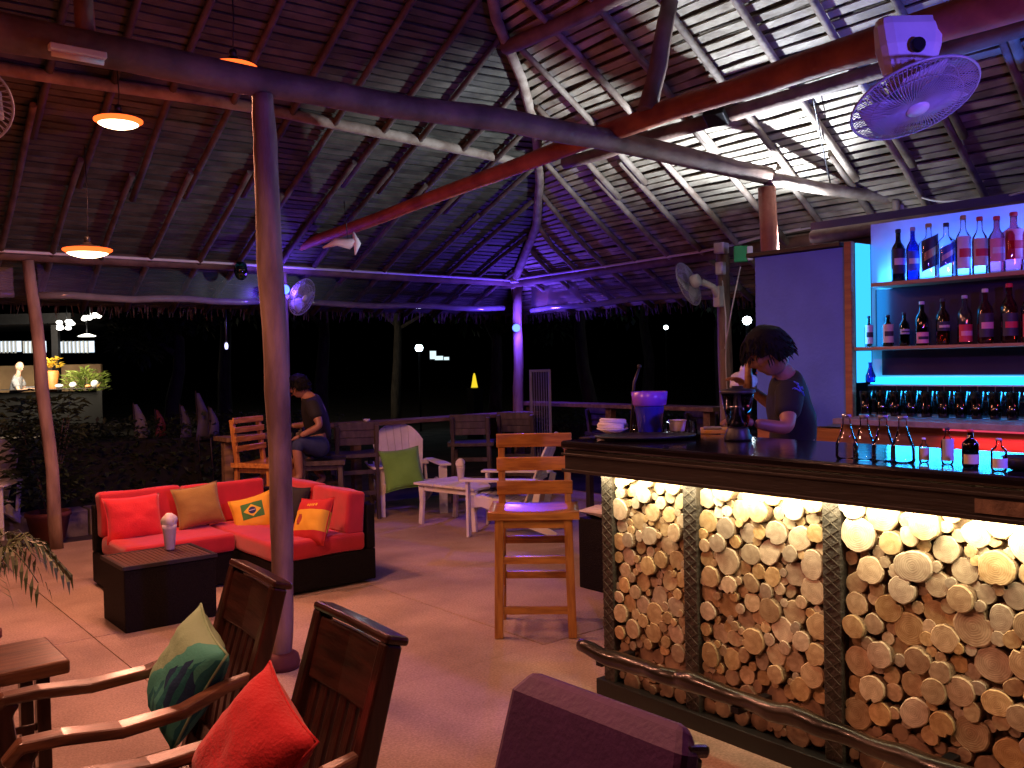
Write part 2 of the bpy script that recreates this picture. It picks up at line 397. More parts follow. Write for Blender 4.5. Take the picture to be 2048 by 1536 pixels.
# roof poles
def pole(fn, u0, sk, zlo, zhi, ref, r=.028, off=.085, name='rafter', mt=None):
    pts = []; n = max(3, int((zhi - zlo) / .18)); ph = random.uniform(0, 90)
    for i in range(n + 1):
        z = zlo + (zhi - zlo) * i / n; p = fn(u0(z), z)
        w = Vector((mnoise.noise(Vector((z * 1.5, ph, 0))), mnoise.noise(Vector((z * 1.5, ph, 5))), 0)) * .03
        pts.append(p + w + Vector((0, 0, -off)))
    k = len(pts); rr = [r * (1.18 - .3 * i / k) for i in range(k)]
    kid(name, MB().tube(pts, rr, 8, .12), mt or M_raft, pav)
def rafterA(x0):
    u = lambda z: x0 - .06 * (z - 2.86) / .41
    top = 2.4
    while top < 4.75 and hip(top)[0] > u(top) + .06 and xWest(top) < u(top) - .05: top += .03
    if top < 2.6: return
    cut = random.uniform(3.25, 3.55)
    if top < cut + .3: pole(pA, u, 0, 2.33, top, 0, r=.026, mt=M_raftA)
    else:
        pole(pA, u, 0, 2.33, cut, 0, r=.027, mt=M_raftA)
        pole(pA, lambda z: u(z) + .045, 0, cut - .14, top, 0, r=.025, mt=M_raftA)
def rafterB(y0, big=False):
    u = lambda z: y0 - .15 * (z - 2.8) / .46
    top = 2.4
    while top < 4.75 and hip(top)[1] > u(top) + .06 and ySouth(top) < u(top) - .05: top += .03
    if top < 2.6: return
    if big: pole(pB, u, 0, 2.62, top, 0, r=.065, off=.14, name='main_rafter', mt=M_logh); return
    cut = random.uniform(3.2, 3.6)
    if top < cut + .3: pole(pB, u, 0, 2.33, top, 0)
    else:
        pole(pB, u, 0, 2.33, cut, 0, r=.028)
        pole(pB, lambda z: u(z) - .06, 0, cut - .16, top, 0, r=.026)
for k in range(-15, 12): rafterA(2.39 + .43 * k + random.uniform(-.03, .03))
for k in range(-4, 17):
    y0 = 6.8 - .465 * k + random.uniform(-.03, .03)
    if abs(y0 - 3.74) < .2: rafterB(3.70, True)
    else: rafterB(y0)
hp = [Vector((a, b, c - .10)) for a, b, c in HPX]
kid('hip_rafter', MB().tube(hp, [.05, .05, .048, .045, .045, .042, .042, .04], 10, .1), M_raft, pav)

def log(name, pts, r, mt=M_logh, label=None, n=12, parent=None, seg=5, wob=.03):
    P = []; R_ = []; pts = [Vector(p) for p in pts]; ph = random.uniform(0, 99)
    rs = r if hasattr(r, '__len__') else [r] * len(pts)
    for i in range(len(pts) - 1):
        for k in range(seg + (i == len(pts) - 2)):
            t = k / seg; p = pts[i].lerp(pts[i + 1], t); s_ = (i + t) * 1.7
            P.append(p + Vector((mnoise.noise(Vector((s_, ph, 0))), mnoise.noise(Vector((s_, ph, 7))), mnoise.noise(Vector((s_, ph, 3))) * .5)) * wob)
            R_.append((rs[i] + (rs[i + 1] - rs[i]) * t) * (1 + .10 * mnoise.noise(Vector((s_ * 3, ph, 1)))))
    mb = MB().tube(P, R_, n, .05)
    return kid(name, mb, mt, parent or pav, label)
# purlins, plates and tie beams
log('purlin', [(-3, 6.7, 3.56), (1, 6.7, 3.58), (3.1, 6.66, 3.60), (5.9, 6.78, 3.52)], .045, M_raft, 'pale thin purlin under the rafters of the long slope')
log('purlin', [(5.62, 6.1, 3.41), (5.58, 4.9, 3.41), (5.54, 3.5, 3.42), (5.4, -.4, 3.42)], .055, M_logh)
log('purlin', [(4.42, 5.45, 4.02), (4.40, 4.2, 4.0), (4.4, 1.0, 4.0)], .055, M_logh)
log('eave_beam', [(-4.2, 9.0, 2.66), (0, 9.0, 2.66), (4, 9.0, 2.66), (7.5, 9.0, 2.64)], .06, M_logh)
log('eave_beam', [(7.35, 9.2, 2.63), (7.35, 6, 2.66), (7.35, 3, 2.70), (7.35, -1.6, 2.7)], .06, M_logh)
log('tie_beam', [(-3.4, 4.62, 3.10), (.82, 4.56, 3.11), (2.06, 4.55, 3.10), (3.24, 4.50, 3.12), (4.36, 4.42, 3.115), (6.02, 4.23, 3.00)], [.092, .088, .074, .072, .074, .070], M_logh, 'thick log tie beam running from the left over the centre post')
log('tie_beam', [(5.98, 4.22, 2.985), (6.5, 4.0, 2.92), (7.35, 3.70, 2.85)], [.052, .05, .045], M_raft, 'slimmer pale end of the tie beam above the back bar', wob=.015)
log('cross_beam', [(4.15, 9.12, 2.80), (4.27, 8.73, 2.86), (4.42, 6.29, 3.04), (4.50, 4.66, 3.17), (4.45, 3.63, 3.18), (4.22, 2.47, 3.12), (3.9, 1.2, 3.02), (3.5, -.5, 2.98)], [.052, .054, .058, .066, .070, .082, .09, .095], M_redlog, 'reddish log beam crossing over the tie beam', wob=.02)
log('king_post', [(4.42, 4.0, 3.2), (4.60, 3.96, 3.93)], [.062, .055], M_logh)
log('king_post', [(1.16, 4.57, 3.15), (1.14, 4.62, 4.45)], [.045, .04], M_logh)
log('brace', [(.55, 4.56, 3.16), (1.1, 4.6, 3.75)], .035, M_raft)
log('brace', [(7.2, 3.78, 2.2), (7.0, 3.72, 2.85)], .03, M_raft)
# posts
log('post', [YP(563, 1338, 4.55), YP(567, 1240, 4.55), YP(560, 900, 4.55), YP(545, 600, 4.55), YP(530, 300, 4.55), YP(524, 190, 4.55)], [.052, .055, .061, .067, .062, .056], M_log, 'thick peeled log post standing before the red sofa', wob=.012)
log('post', [(1.95, 9.05, 0), (1.90, 9.03, 1.2), (1.79, 9.0, 2.6)], [.058, .056, .05], M_log, 'thin log post at the open left side')
log('post', [(7.42, 9.05, -.02), (7.44, 9.05, 1.3), (7.44, 9.05, 2.62)], [.075, .068, .06], M_log, 'log post at the far corner with the violet lamp')
log('post', [(4.18, 9.02, -.02), (4.2, 9.02, 2.72)], [.07, .06], M_log)
log('post', [(7.18, 5.55, -.02), (7.16, 5.55, 1.4), (7.14, 5.55, 2.66)], [.07, .068, .06], M_log, 'pale log post carrying the white wall fan', wob=.015)
log('post', [(6.04, 4.23, -.02), (6.02, 4.23, 2.92)], [.075, .068], M_redlog, 'dark red post rising behind the back bar')
log('post', [(7.28, 3.80, -.02), (7.28, 3.80, 2.75)], [.075, .075], M_log)
log('post', [(-2.3, 9.0, -.02), (-2.3, 9.0, 2.6)], [.06, .055], M_log)
log('post', [(-2.2, 4.6, -.02), (-2.2, 4.6, 3.0)], [.08, .075], M_log)
pf = YP(563, 1338, 4.55); kid('post_foot', MB().lathe([(.095, 0), (.10, .03), (.092, .07), (.07, .085)], 16, (pf.x, pf.y, 0)), mat('dark_red_concrete', (.13, .035, .03), (.08, .02, .02), .8, 9, bump=.3), pav)

# white conduits and junction boxes
def cable(pts, r, label, mt=M_pvc, cat='cable', name='cable', group=None):
    return tag(kid(name, MB().tube(pts, r, 8), mt), label, cat, group)
def sag(a, b, s, n=10):
    a = Vector(a); b = Vector(b); return [a.lerp(b, i / n) + Vector((0, 0, -s * 4 * (i / n) * (1 - i / n))) for i in range(n + 1)]
cable([(-4, 8.91, 2.67), (0, 8.91, 2.665), (3, 8.91, 2.665), (7.30, 8.91, 2.645)], .014, 'white conduit running along the long eave beam on the left', cat='conduit', name='conduit')
cable([(7.26, 8.9, 2.655), (7.25, 7.2, 2.665), (7.23, 5.9, 2.68), (7.22, 5.5, 2.70), (7.2, 5.2, 2.73), (7.22, 4.6, 2.765), (7.22, 4.02, 2.775), (7.22, 3.95, 2.74), (7.22, 3.93, 2.58), (7.22, 3.93, 2.45)], .015, 'white conduit running along the short eave from the far corner to the back bar', cat='conduit', name='conduit')
cable([XP(1790, 380, 7.1), XP(1800, 381, 7.1), XP(1803, 392, 7.1), XP(1805, 460, 7.1)], .018, 'short bent white pipe at the post above the bottles', cat='pipe', name='pipe')
cable(sag(XP(1832, 390, 7.0), XP(1905, 402, 6.6), .02) + sag(XP(1905, 402, 6.6), XP(2100, 368, 5.9), .03)[1:], .008, 'thin white cable sagging across the dark wall above the bottles')
cable(sag((5.56, 3.55, 3.42), (6.55, 4.02, 2.95), .01), .006, 'thin dark wire hanging from the purlin to the tie beam', M_dmetal, 'wire', 'wire')
cable([(7.10, 5.53, 2.4), (7.05, 5.45, 2.0), (6.98, 5.40, 1.75), (7.1, 5.5, 1.55), (7.12, 5.5, 1.2)], .006, 'white flex hanging in loops beside the fan post')
cable([(6.95, 5.2, 2.45), (6.93, 5.28, 2.1), (6.99, 5.42, 1.7)], .006, 'second thin white flex hanging from the green box')
for i, (p, s, l) in enumerate([((7.06, 5.5, 2.66), (.11, .11, .10), 'white junction box at the top of the fan post'), ((7.07, 5.52, 2.47), (.07, .08, .12), 'small white switch box under the junction box on the fan post'), ((7.28, 8.88, 2.66), (.11, .1, .09), 'white junction box on the eave at the far corner')]):
    t = thing('junction_box', l, 'electrical box', p, radians(10))
    kid('box', MB().box((0, 0, 0), s), M_pvc, t, bevel=.008); kid('lid', MB().box((-s[0] / 2 - .004, 0, 0), (.008, s[1] * .85, s[2] * .85)), M_pvc, t, bevel=.003)
# clear roll-down blinds
def blind(a, b, label):
    a = Vector(a); b = Vector(b); t = thing('clear_blind', label, 'roll-down blind', a)
    d = b - a; n = 26; mb = MB(); nrm = Vector((d.y, -d.x, 0)).normalized()
    for i in range(n + 1):
        for k, zz in enumerate((0, -.12, -.24, -.33)):
            p = d * i / n + nrm * (.008 * mnoise.noise(Vector((i * .8, k, 3)))) + Vector((0, 0, zz)); mb.v.append(tuple(p))
    for i in range(n):
        for k in range(3): q = i * 4 + k; mb.f.append((q, q + 4, q + 5, q + 1)); mb.sm.append(True)
    kid('sheet', mb, M_vinyl, t)
    kid('roll', MB().tube([Vector((0, 0, -.35)) + d * i / 8 + Vector((0, 0, .012 * sin(i * 1.7))) for i in range(9)], .035, 10), mat('rolled_vinyl', (.20, .20, .22), None, .12, 8, spec=.9), t)
    return t
blind((-2.2, 9.22, 2.66), (1.7, 9.22, 2.66), 'clear plastic blind rolled up under the eave left of the thin post')
blind((1.9, 9.22, 2.66), (4.1, 9.22, 2.66), 'clear plastic blind rolled up under the eave between the thin post and the thick post')
blind((4.3, 9.22, 2.66), (7.35, 9.22, 2.66), 'clear plastic blind rolled up under the eave from the thick post to the far corner')
blind((7.6, 8.95, 2.63), (7.6, 5.7, 2.66), 'clear plastic blind rolled up under the eave right of the far corner')

# ------------------------------------------------------------------ bar counter
bar = thing('bar_counter', 'long dark topped bar counter faced with round log slices and lit from under its edge', 'bar counter', (3.08, 0, 0))
Y0, Y1 = .35, 3.13
kid('bar_top', MB().ab(-.16, .56, Y0, Y1 + .12, 1.185, 1.225), M_top, bar, bevel=.012)
kid('apron', MB().ab(-.145, -.115, Y0, Y1 + .105, 1.075, 1.182).ab(-.113, .5, Y1 + .075, Y1 + .105, 1.075, 1.182), M_apron, bar, bevel=.004)
kid('moulding', MB().ab(-.157, -.147, Y0, Y1 + .117, 1.155, 1.168).ab(-.157, -.147, Y0, Y1 + .117, 1.076, 1.092), M_apron, bar, bevel=.003)
kid('patch_board', MB().ab(-.152, -.1465, .9, 1.31, 1.10, 1.145), M_rail, bar, 'small pale board nailed on the apron')
kid('backing_panel', MB().ab(.035, .06, Y0, Y1, .02, 1.18).ab(.06, .5, Y1 - .03, Y1, .02, 1.18), mat('brown_backing', (.16, .10, .055), (.09, .055, .03), .8, 9), bar)
kid('led_strip', MB().ab(-.112, -.1, Y0, Y1, 1.085, 1.093), emis('led_warm', (1, .86, .6), 6), bar)
kid('kick_plinth', MB().ab(-.045, .03, Y0, Y1 + .02, 0, .075), M_black, bar, bevel=.004)
M_cane = mat('woven_cane_strip', (.055, .045, .036), (.025, .02, .016), .6, 26, (1, 1, 1), .9, 60)
def cane(y, w, z0=.07, z1=1.08):
    mb = MB().ab(-.022, .033, y - w / 2, y + w / 2, z0, z1)
    o = kid('divider', mb, M_cane, bar, 'woven cane strip between two bays of log slices', bevel=.004)
    m2 = MB(); k = z0 + .03
    while k < z1 - .06:
        for sg in (1, -1): m2.path([(-.0235, y - sg * w * .46, k), (-.0235, y + sg * w * .46, k + .05)], .003, .003, (1, 0, 0))
        k += .045
    kid('lattice', m2, mat('cane_lattice', (.085, .07, .055), (.05, .04, .03), .6, 9), o)
DV = [(3.08, .07), (2.575, .075), (1.895, .075), (1.02, .075)]
for y, w in DV: cane(y, w)
# log slices
M_slice = bpy.data.materials.new('sawn_log_end'); M_slice.use_nodes = True
nt = M_slice.node_tree; N = nt.nodes; L = nt.links; B = N['Principled BSDF']; B.inputs['Roughness'].default_value = .8
tc = N.new('ShaderNodeTexCoord'); oi = N.new('ShaderNodeObjectInfo')
wv = N.new('ShaderNodeTexWave'); wv.wave_type = 'RINGS'; wv.rings_direction = 'X'; wv.inputs['Scale'].default_value = 2.6; wv.inputs['Distortion'].default_value = 4; wv.inputs['Detail'].default_value = 3; wv.inputs['Detail Scale'].default_value = 1.5
L.new(tc.outputs['Object'], wv.inputs['Vector'])
r1 = N.new('ShaderNodeValToRGB'); r1.color_ramp.elements[0].color = (.535, .395, .225, 1); r1.color_ramp.elements[1].color = (.60, .46, .275, 1); L.new(wv.outputs[0], r1.inputs[0])
nz = N.new('ShaderNodeTexNoise'); nz.inputs['Scale'].default_value = 1.6; nz.inputs['Detail'].default_value = 5; L.new(tc.outputs['Object'], nz.inputs['Vector'])
L.new(oi.outputs['Random'], nz.inputs['W']) if 'W' in nz.inputs and nz.inputs['W'].enabled else None
r2 = N.new('ShaderNodeValToRGB'); r2.color_ramp.elements[0].position = .33; r2.color_ramp.elements[0].color = (.60, .50, .42, 1); r2.color_ramp.elements[1].position = .6; r2.color_ramp.elements[1].color = (1, 1, 1, 1); L.new(nz.outputs[0], r2.inputs[0])
mx = N.new('ShaderNodeMix'); mx.data_type = 'RGBA'; mx.blend_type = 'MULTIPLY'; mx.inputs[0].default_value = .8; L.new(r1.outputs[0], mx.inputs[6]); L.new(r2.outputs[0], mx.inputs[7])
hs = N.new('ShaderNodeHueSaturation'); mr = N.new('ShaderNodeMapRange'); mr.inputs[3].default_value = .68; mr.inputs[4].default_value = 1.2; L.new(oi.outputs['Random'], mr.inputs[0]); L.new(mr.outputs[0], hs.inputs['Value'])
ml = N.new('ShaderNodeMath'); ml.operation = 'MULTIPLY'; ml.inputs[1].default_value = 7.31; L.new(oi.outputs['Random'], ml.inputs[0]); fc = N.new('ShaderNodeMath'); fc.operation = 'FRACT'; L.new(ml.outputs[0], fc.inputs[0])
m3 = N.new('ShaderNodeMapRange'); m3.inputs[3].default_value = .65; m3.inputs[4].default_value = 1.2; L.new(fc.outputs[0], m3.inputs[0]); L.new(m3.outputs[0], hs.inputs['Saturation'])
L.new(mx.outputs[2], hs.inputs['Color']); L.new(hs.outputs[0], B.inputs['Base Color'])
bp = N.new('ShaderNodeBump'); bp.inputs['Strength'].default_value = .12; bp.inputs['Distance'].default_value = .02; L.new(wv.outputs[0], bp.inputs['Height']); L.new(bp.outputs[0], B.inputs['Normal'])
M_barkr = mat('slice_bark', (.28, .18, .10), (.14, .085, .05), .9, 5, bump=.6)
def slice_mesh(k):
    # unit disc facing -x, radius 1, thickness 1, uneven outline, some with a drying crack
    n = 22; mb = MB(); ph = k * 7.3; crack = k % 6 == 0; outer = []
    for j in range(n):
        a = 2 * pi * j / n; r = 1 + .10 * mnoise.noise(Vector((cos(a) * 1.2, sin(a) * 1.2, ph))) + .03 * random.uniform(-1, 1)
        if k % 4 == 1: r *= 1 + .10 * cos(2 * a)
        if crack and j == 3: r *= .72
        if k % 5 == 2 and j in (9,): r *= .88
        outer.append((cos(a) * r, sin(a) * r))
    vs = [(-1, 0, 0)] + [(-.985, y * .93, z * .93) for y, z in outer] + [(-.86, y, z) for y, z in outer] + [(0, y * 1.0, z * 1.0) for y, z in outer]
    fs = []
    for j in range(n):
        q = (j + 1) % n; fs.append((0, 1 + q, 1 + j)); fs.append((1 + j, 1 + q, 1 + n + q, 1 + n + j))
    mb.add(vs, fs); mb.add([], [])
    o = 1 + n; fs2 = [(o + j, o + (j + 1) % n, o + n + (j + 1) % n, o + n + j) for j in range(n)]
    for f in fs2: mb.f.append(f); mb.sm.append(True)
    me = mb.mesh('log_slice'); me.materials.append(M_slice); me.materials.append(M_barkr)
    for p in me.polygons[2 * n:]: p.material_index = 1
    return me
SM = [slice_mesh(k) for k in range(12)]
rs = random.Random(11); placed = []
bays = [(2.613, 3.045, .046, .040), (1.933, 2.537, .050, .044), (1.058, 1.857, .060, .052), (.40, .98, .06, .05)]
cnt = 0; rest = []
for bi, (ya, yb, rm, rn) in enumerate(bays):
    loc = []
    for att in range(9000):
        r = rs.uniform(rn * .78, rm * 1.10) if att < 2500 else rs.uniform(rn * .58, rn * .9) if att < 5500 else rs.uniform(rn * .36, rn * .62)
        y = rs.uniform(ya + r * .75, yb - r * .75); z = rs.uniform(.09, 1.075 - r * .3)
        if all((y - a) ** 2 + (z - b) ** 2 > ((r + c) * (.90 if att < 5500 else .80)) ** 2 for a, b, c in loc): loc.append((y, z, r))
    for y, z, r in loc:
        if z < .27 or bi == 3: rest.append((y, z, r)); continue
        cnt += 1
        o = bpy.data.objects.new('log_slice', SM[rs.randrange(12)]); COL.objects.link(o); o.parent = bar
        th = rs.uniform(.020, .055) * (.8 if r < rn * .7 else 1.1); o.location = (.034, y, z); o.scale = (th, r * 1.05, r * 1.05)
        o.rotation_euler = (rs.uniform(0, 6.28), rs.uniform(-.06, .06), rs.uniform(-.06, .06))
print('slices', cnt, 'rest', len(rest))
mb = MB()
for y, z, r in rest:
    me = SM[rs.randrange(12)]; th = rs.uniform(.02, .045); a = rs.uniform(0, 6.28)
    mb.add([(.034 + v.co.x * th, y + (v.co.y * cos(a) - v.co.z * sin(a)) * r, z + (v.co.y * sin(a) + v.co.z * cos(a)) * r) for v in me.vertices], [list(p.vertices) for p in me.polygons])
kid('log_slices_below_rail', mb, mat('shaded_log_end', (.34, .23, .14), (.18, .11, .07), .8, 14, bump=.3), bar, kind='stuff', label='small log slices in the shade under the foot rail')  # shade below the rail put into a darker slice colour
# foot rail
ft = log('foot_rail', [(-.23, 3.04, .30), (-.205, 2.86, .268), (-.215, 2.6, .272), (-.20, 2.42, .285), (-.195, 2.2, .262), (-.225, 1.95, .285), (-.20, 1.7, .27), (-.215, 1.4, .27), (-.21, .9, .29), (-.21, .35, .27)], [.028, .040, .033, .042, .034, .040, .032, .041, .035, .04], mat('foot_rail_wood', (.035, .024, .015), (.010, .007, .005), .3, 4, (1, 1, 1), .5, 14, coat=.4), 'crooked polished log foot rail along the bar', parent=bar, wob=.03)
for y in (2.95, 2.2, 1.45, .7): kid('rail_bracket', MB().ab(-.22, .0, y - .02, y + .02, .22, .245), M_dmetal, bar, bevel=.003)

# ------------------------------------------------------------------ back bar
bb = thing('back_bar', 'tall back bar cabinet with cyan lit shelves and a violet board on its left', 'shelving unit', (5.4, 0, 0))
kid('side_board', MB().ab(0, .03, 3.222, 3.915, 1.14, 2.31), M_ply, bb, 'large plain board with violet lamp light put into its colour')
kid('cabinet_body', MB().ab(.032, .62, 3.87, 3.914, 0, 2.31).ab(.42, .45, .4, 3.86, 1.22, 2.31), M_black, bb)
kid('top_cap', MB().ab(-.03, .62, 3.24, 3.97, 2.315, 2.345), M_apron, bb, bevel=.004)
kid('trim', MB().ab(-.015, .03, 3.17, 3.22, 1.02, 2.34), M_lwood, bb, 'upright wooden trim beside the lit shelves', bevel=.004)
kid('glowing_reveal', MB().ab(.032, .20, 3.158, 3.168, 1.66, 2.33).ab(.032, .20, 3.158, 3.168, 1.43, 1.635), emis('lit_reveal_glow', (.035, .42, 1.0), 1.6), bb, 'side wall of the shelves, made to glow with the cyan LED light')  # the wall itself glows, its LED light put into the surface
M_wp = mat('white_back_panel', (.66, .68, .74), None, .6, 4)
kid('back_wall', MB().ab(.205, .22, .4, 3.156, 2.065, 2.46).ab(.205, .22, .4, 3.156, 1.22, 1.66), M_wp, bb)
kid('back_wall', MB().ab(.206, .22, 3.02, 3.156, 1.662, 2.063), M_wp, bb)
M_dp = mat('dark_glossy_panel', (.030, .016, .040), None, .22, 4)
kid('dark_panel', MB().ab(.19, .204, .4, 3.12, 1.66, 2.03), M_dp, bb)
kid('dark_panel', MB().ab(.19, .204, .4, 3.08, 1.475, 1.635), M_dp, bb)
kid('shelf', MB().ab(-.01, .188, .4, 3.04, 2.035, 2.06), M_shelf, bb, bevel=.003)
kid('shelf', MB().ab(-.02, .188, .4, 3.156, 1.638, 1.658), M_shelf, bb, bevel=.003)
kid('led_strip', MB().ab(.17, .204, .4, 3.15, 1.418, 1.462), emis('led_cyan_strip', (.012, .50, 1.0), 3.5), bb, 'glowing cyan strip under the dark panel')
kid('led_strip', MB().ab(.185, .2, .4, 3.0, 2.072, 2.085), emis('led_blue_strip', (.05, .3, 1.0), 3.0), bb)
kid('worktop', MB().ab(-.26, .20, .4, 3.165, 1.18, 1.215), M_stonec, bb, bevel=.004)
kid('lower_front', MB().ab(-.16, -.13, .4, 3.168, 0, 1.178).ab(-.02, .02, 3.222, 3.90, 0, 1.13), M_lwood, bb, 'orange stained lower cupboard front')
for r in range(2):
    for k in range(27): kid('tile', MB().ab(.12, .138, 3.145 - .1 * k - .092, 3.145 - .1 * k, 1.235 + .09 * r, 1.235 + .09 * r + .084), M_tile, bb, bevel=.003)
kid('tile_bed', MB().ab(.14, .155, .42, 3.15, 1.22, 1.415), mat('pale_grout', (.65, .6, .7), None, .8, 9), bb)
kid('plate_rack', MB().ab(.04, .10, .4, 3.10, 1.216, 1.224), mat('pink_lit_trim', (.5, .42, .42), None, .4, 9), bb)
def area_y(name, loc, e, c, sx, sy, t):
    o = lamp('AREA', name, loc, e, c, sx, size_y=sy); o.rotation_euler = (0, radians(t), 0); return o
area_y('shelf_led', (5.53, 1.75, 2.09), 48, (.03, .15, 1.0), .03, 2.5, 200)
lamp('AREA', 'reveal_led', (5.5, 3.12, 1.9), 3, CYAN, .15, (5.5, 2.2, 1.9), size_y=.5)
area_y('strip_led', (5.50, 1.75, 1.45), 14, CYAN, .03, 2.5, 74)
area_y('under_worktop_led', (5.19, 1.55, 1.13), 4.5, RED, .03, 1.9, -6)
kid('red_led_strip', MB().ab(-.20, -.185, .6, 2.5, 1.165, 1.178), emis('led_red', (1, .08, .16), .7), bb)
lamp('POINT', 'red_bottle_light', (4.7, 1.15, 2.05), 9, (1.0, .12, .16), .06)
wl_ = thing('rear_wall', 'dark board wall closing the pavilion behind the bottles', 'wall')
kid('wall_board', MB().ab(6.15, 6.2, -1, 3.95, 0, 2.62), mat('dark_violet_wall', (.10, .08, .12), None, .8, 3), wl_)
log('wall_beam', [(6.1, -1, 2.5), (6.1, 3.9, 2.5)], .05, M_logh, parent=wl_)

# ------------------------------------------------------------------ lamps and fans
M_shade = mat('black_enamel_shade', (.03, .02, .02), None, .4, 9)
M_shin = mat('white_enamel', (.8, .8, .78), None, .4, 9)
def pendant(loc, rad, label, top, glow=(1, .30, .10), st=9, bulb=True):
    t = thing('pendant_lamp', label, 'pendant lamp', loc, group='orange pendant lamps')
    kid('lamp_shade', MB().lathe([(rad, 0), (rad * .98, .006), (rad * .6, .03), (.035, .045), (.028, .06)], 28), M_shade, t)
    kid('glowing_rim', MB().lathe([(rad * .86, -rad * .135), (rad * .99, -rad * .05), (rad * 1.05, -.002), (rad * 1.05, .008), (rad * .99, .012)], 32), emis('lamp_rim', (1, .11, .018), 2.4), t)
    kid('glowing_bowl', MB().lathe([(.01, -rad * .34), (rad * .42, -rad * .31), (rad * .72, -rad * .22), (rad * .86, -rad * .14), (rad * .84, .0)], 28), emis('warm_lamp', (1, .62, .36), 9), t)
    kid('socket', MB().lathe([(.022, .06), (.022, .10), (.008, .11)], 12), M_black, t)
    kid('cord', MB().tube([(0, 0, .10), (.01, 0, (top - loc[2]) * .5), (0, 0, top - loc[2])], .004, 6), M_black, t)
    return t
pendant((1.81, 6.30, 3.25), .145, 'glowing orange pendant lamp high under the thatch at the left', 3.60)
pendant((1.845, 7.285, 2.51), .165, 'lower glowing orange pendant lamp in front of the long eave beam', 3.28)
pendant((2.13, 5.15, 3.355), .13, 'orange pendant lamp half hidden behind the log tie beam above the thick post', 3.95)
pendant((.9, 1.5, 3.02), .15, 'unseen orange pendant lamp added above the dark armchairs', 3.7)  # unseen pendant added for the orange light on the front chairs
pendant((.1, 3.7, 3.04), .15, 'unseen orange pendant lamp added above the low side table', 4.6)  # second unseen pendant, added to light the foreground
def led(loc, d, label, col=(.25, .35, 1.0), st=60):
    t = thing('led_lamp', label, 'LED lamp', loc, atan2(d[1], d[0]), 'violet blue LED lamps on the posts')
    kid('housing', MB().box((-.035, 0, 0), (.04, .07, .08)), M_dmetal, t, bevel=.01)
    kid('bulb', MB().ellipsoid((.025, 0, 0), (.04, .05, .05)), emis('led_blue_bulb', (.045, .09, 1.0), 7), t)
led((7.345, 8.96, 2.05), (-.6, -.8), 'glowing violet blue LED lamp on the far corner post')
led((4.17, 8.90, 2.42), (-.2, -1), 'violet blue LED lamp hidden behind the thick peeled post')
led((3.14, .02, 2.24), (.3, .9), 'violet blue LED lamp above the near end of the bar')
kid('stem', MB().tube([(-.03, 0, .05), (-.03, 0, .88)], .012, 6), M_dmetal, bpy.data.objects['led_lamp.002'])
t = thing('flood_lamp', 'small white flood lamp behind the cabinet aimed up at the thatch', 'flood lamp', (6.21, 4.15, 2.31))
kid('bracket', MB().tube([(0, 0, .02), (-.08, .04, -.04), (-.17, .07, -.04)], .012, 6), M_dmetal, t)
kid('housing', MB().box((0, 0, .025), (.12, .08, .05)), M_dmetal, t, bevel=.006); kid('lens', MB().box((0, 0, .053), (.09, .06, .004)), emis('flood_lens', WHITE, 20), t)
t = thing('spot_lamp', 'small unseen red spot lamp at the right end of the back bar', 'spot lamp', (4.7, 1.07, 2.07))  # unseen fitting added as a body for the red point light
kid('housing', MB().tube([(0, 0, 0), (0, -.08, .03)], .04, 12), M_dmetal, t); kid('lens', MB().ellipsoid((0, .01, 0), (.03, .008, .03)), emis('red_lens', RED, 10), t); kid('stem', MB().tube([(0, -.05, .03), (0, -.05, 1.2)], .012, 6), M_dmetal, t)
t = thing('flood_lamp', 'small dark unlit flood lamp hanging under the purlin near the middle', 'flood lamp', XP(1432, 222, 5.45))
kid('housing', MB().box((0, 0, -.05), (.14, .16, .05), (0, .5, .3)), M_dmetal, t, bevel=.006); kid('bracket', MB().tube([(0, 0, .12), (0, 0, -.03)], .012), M_dmetal, t)
t = thing('tube_lamp', 'unlit white tube lamp under the left end of the tie beam', 'tube lamp', YP(156, 112, 4.45))
kid('batten_body', MB().box((0, 0, .02), (.24, .05, .03)), M_pvc, t, bevel=.005); kid('tube', MB().tube([(-.11, 0, -.01), (.11, 0, -.01)], .013), M_shin, t)

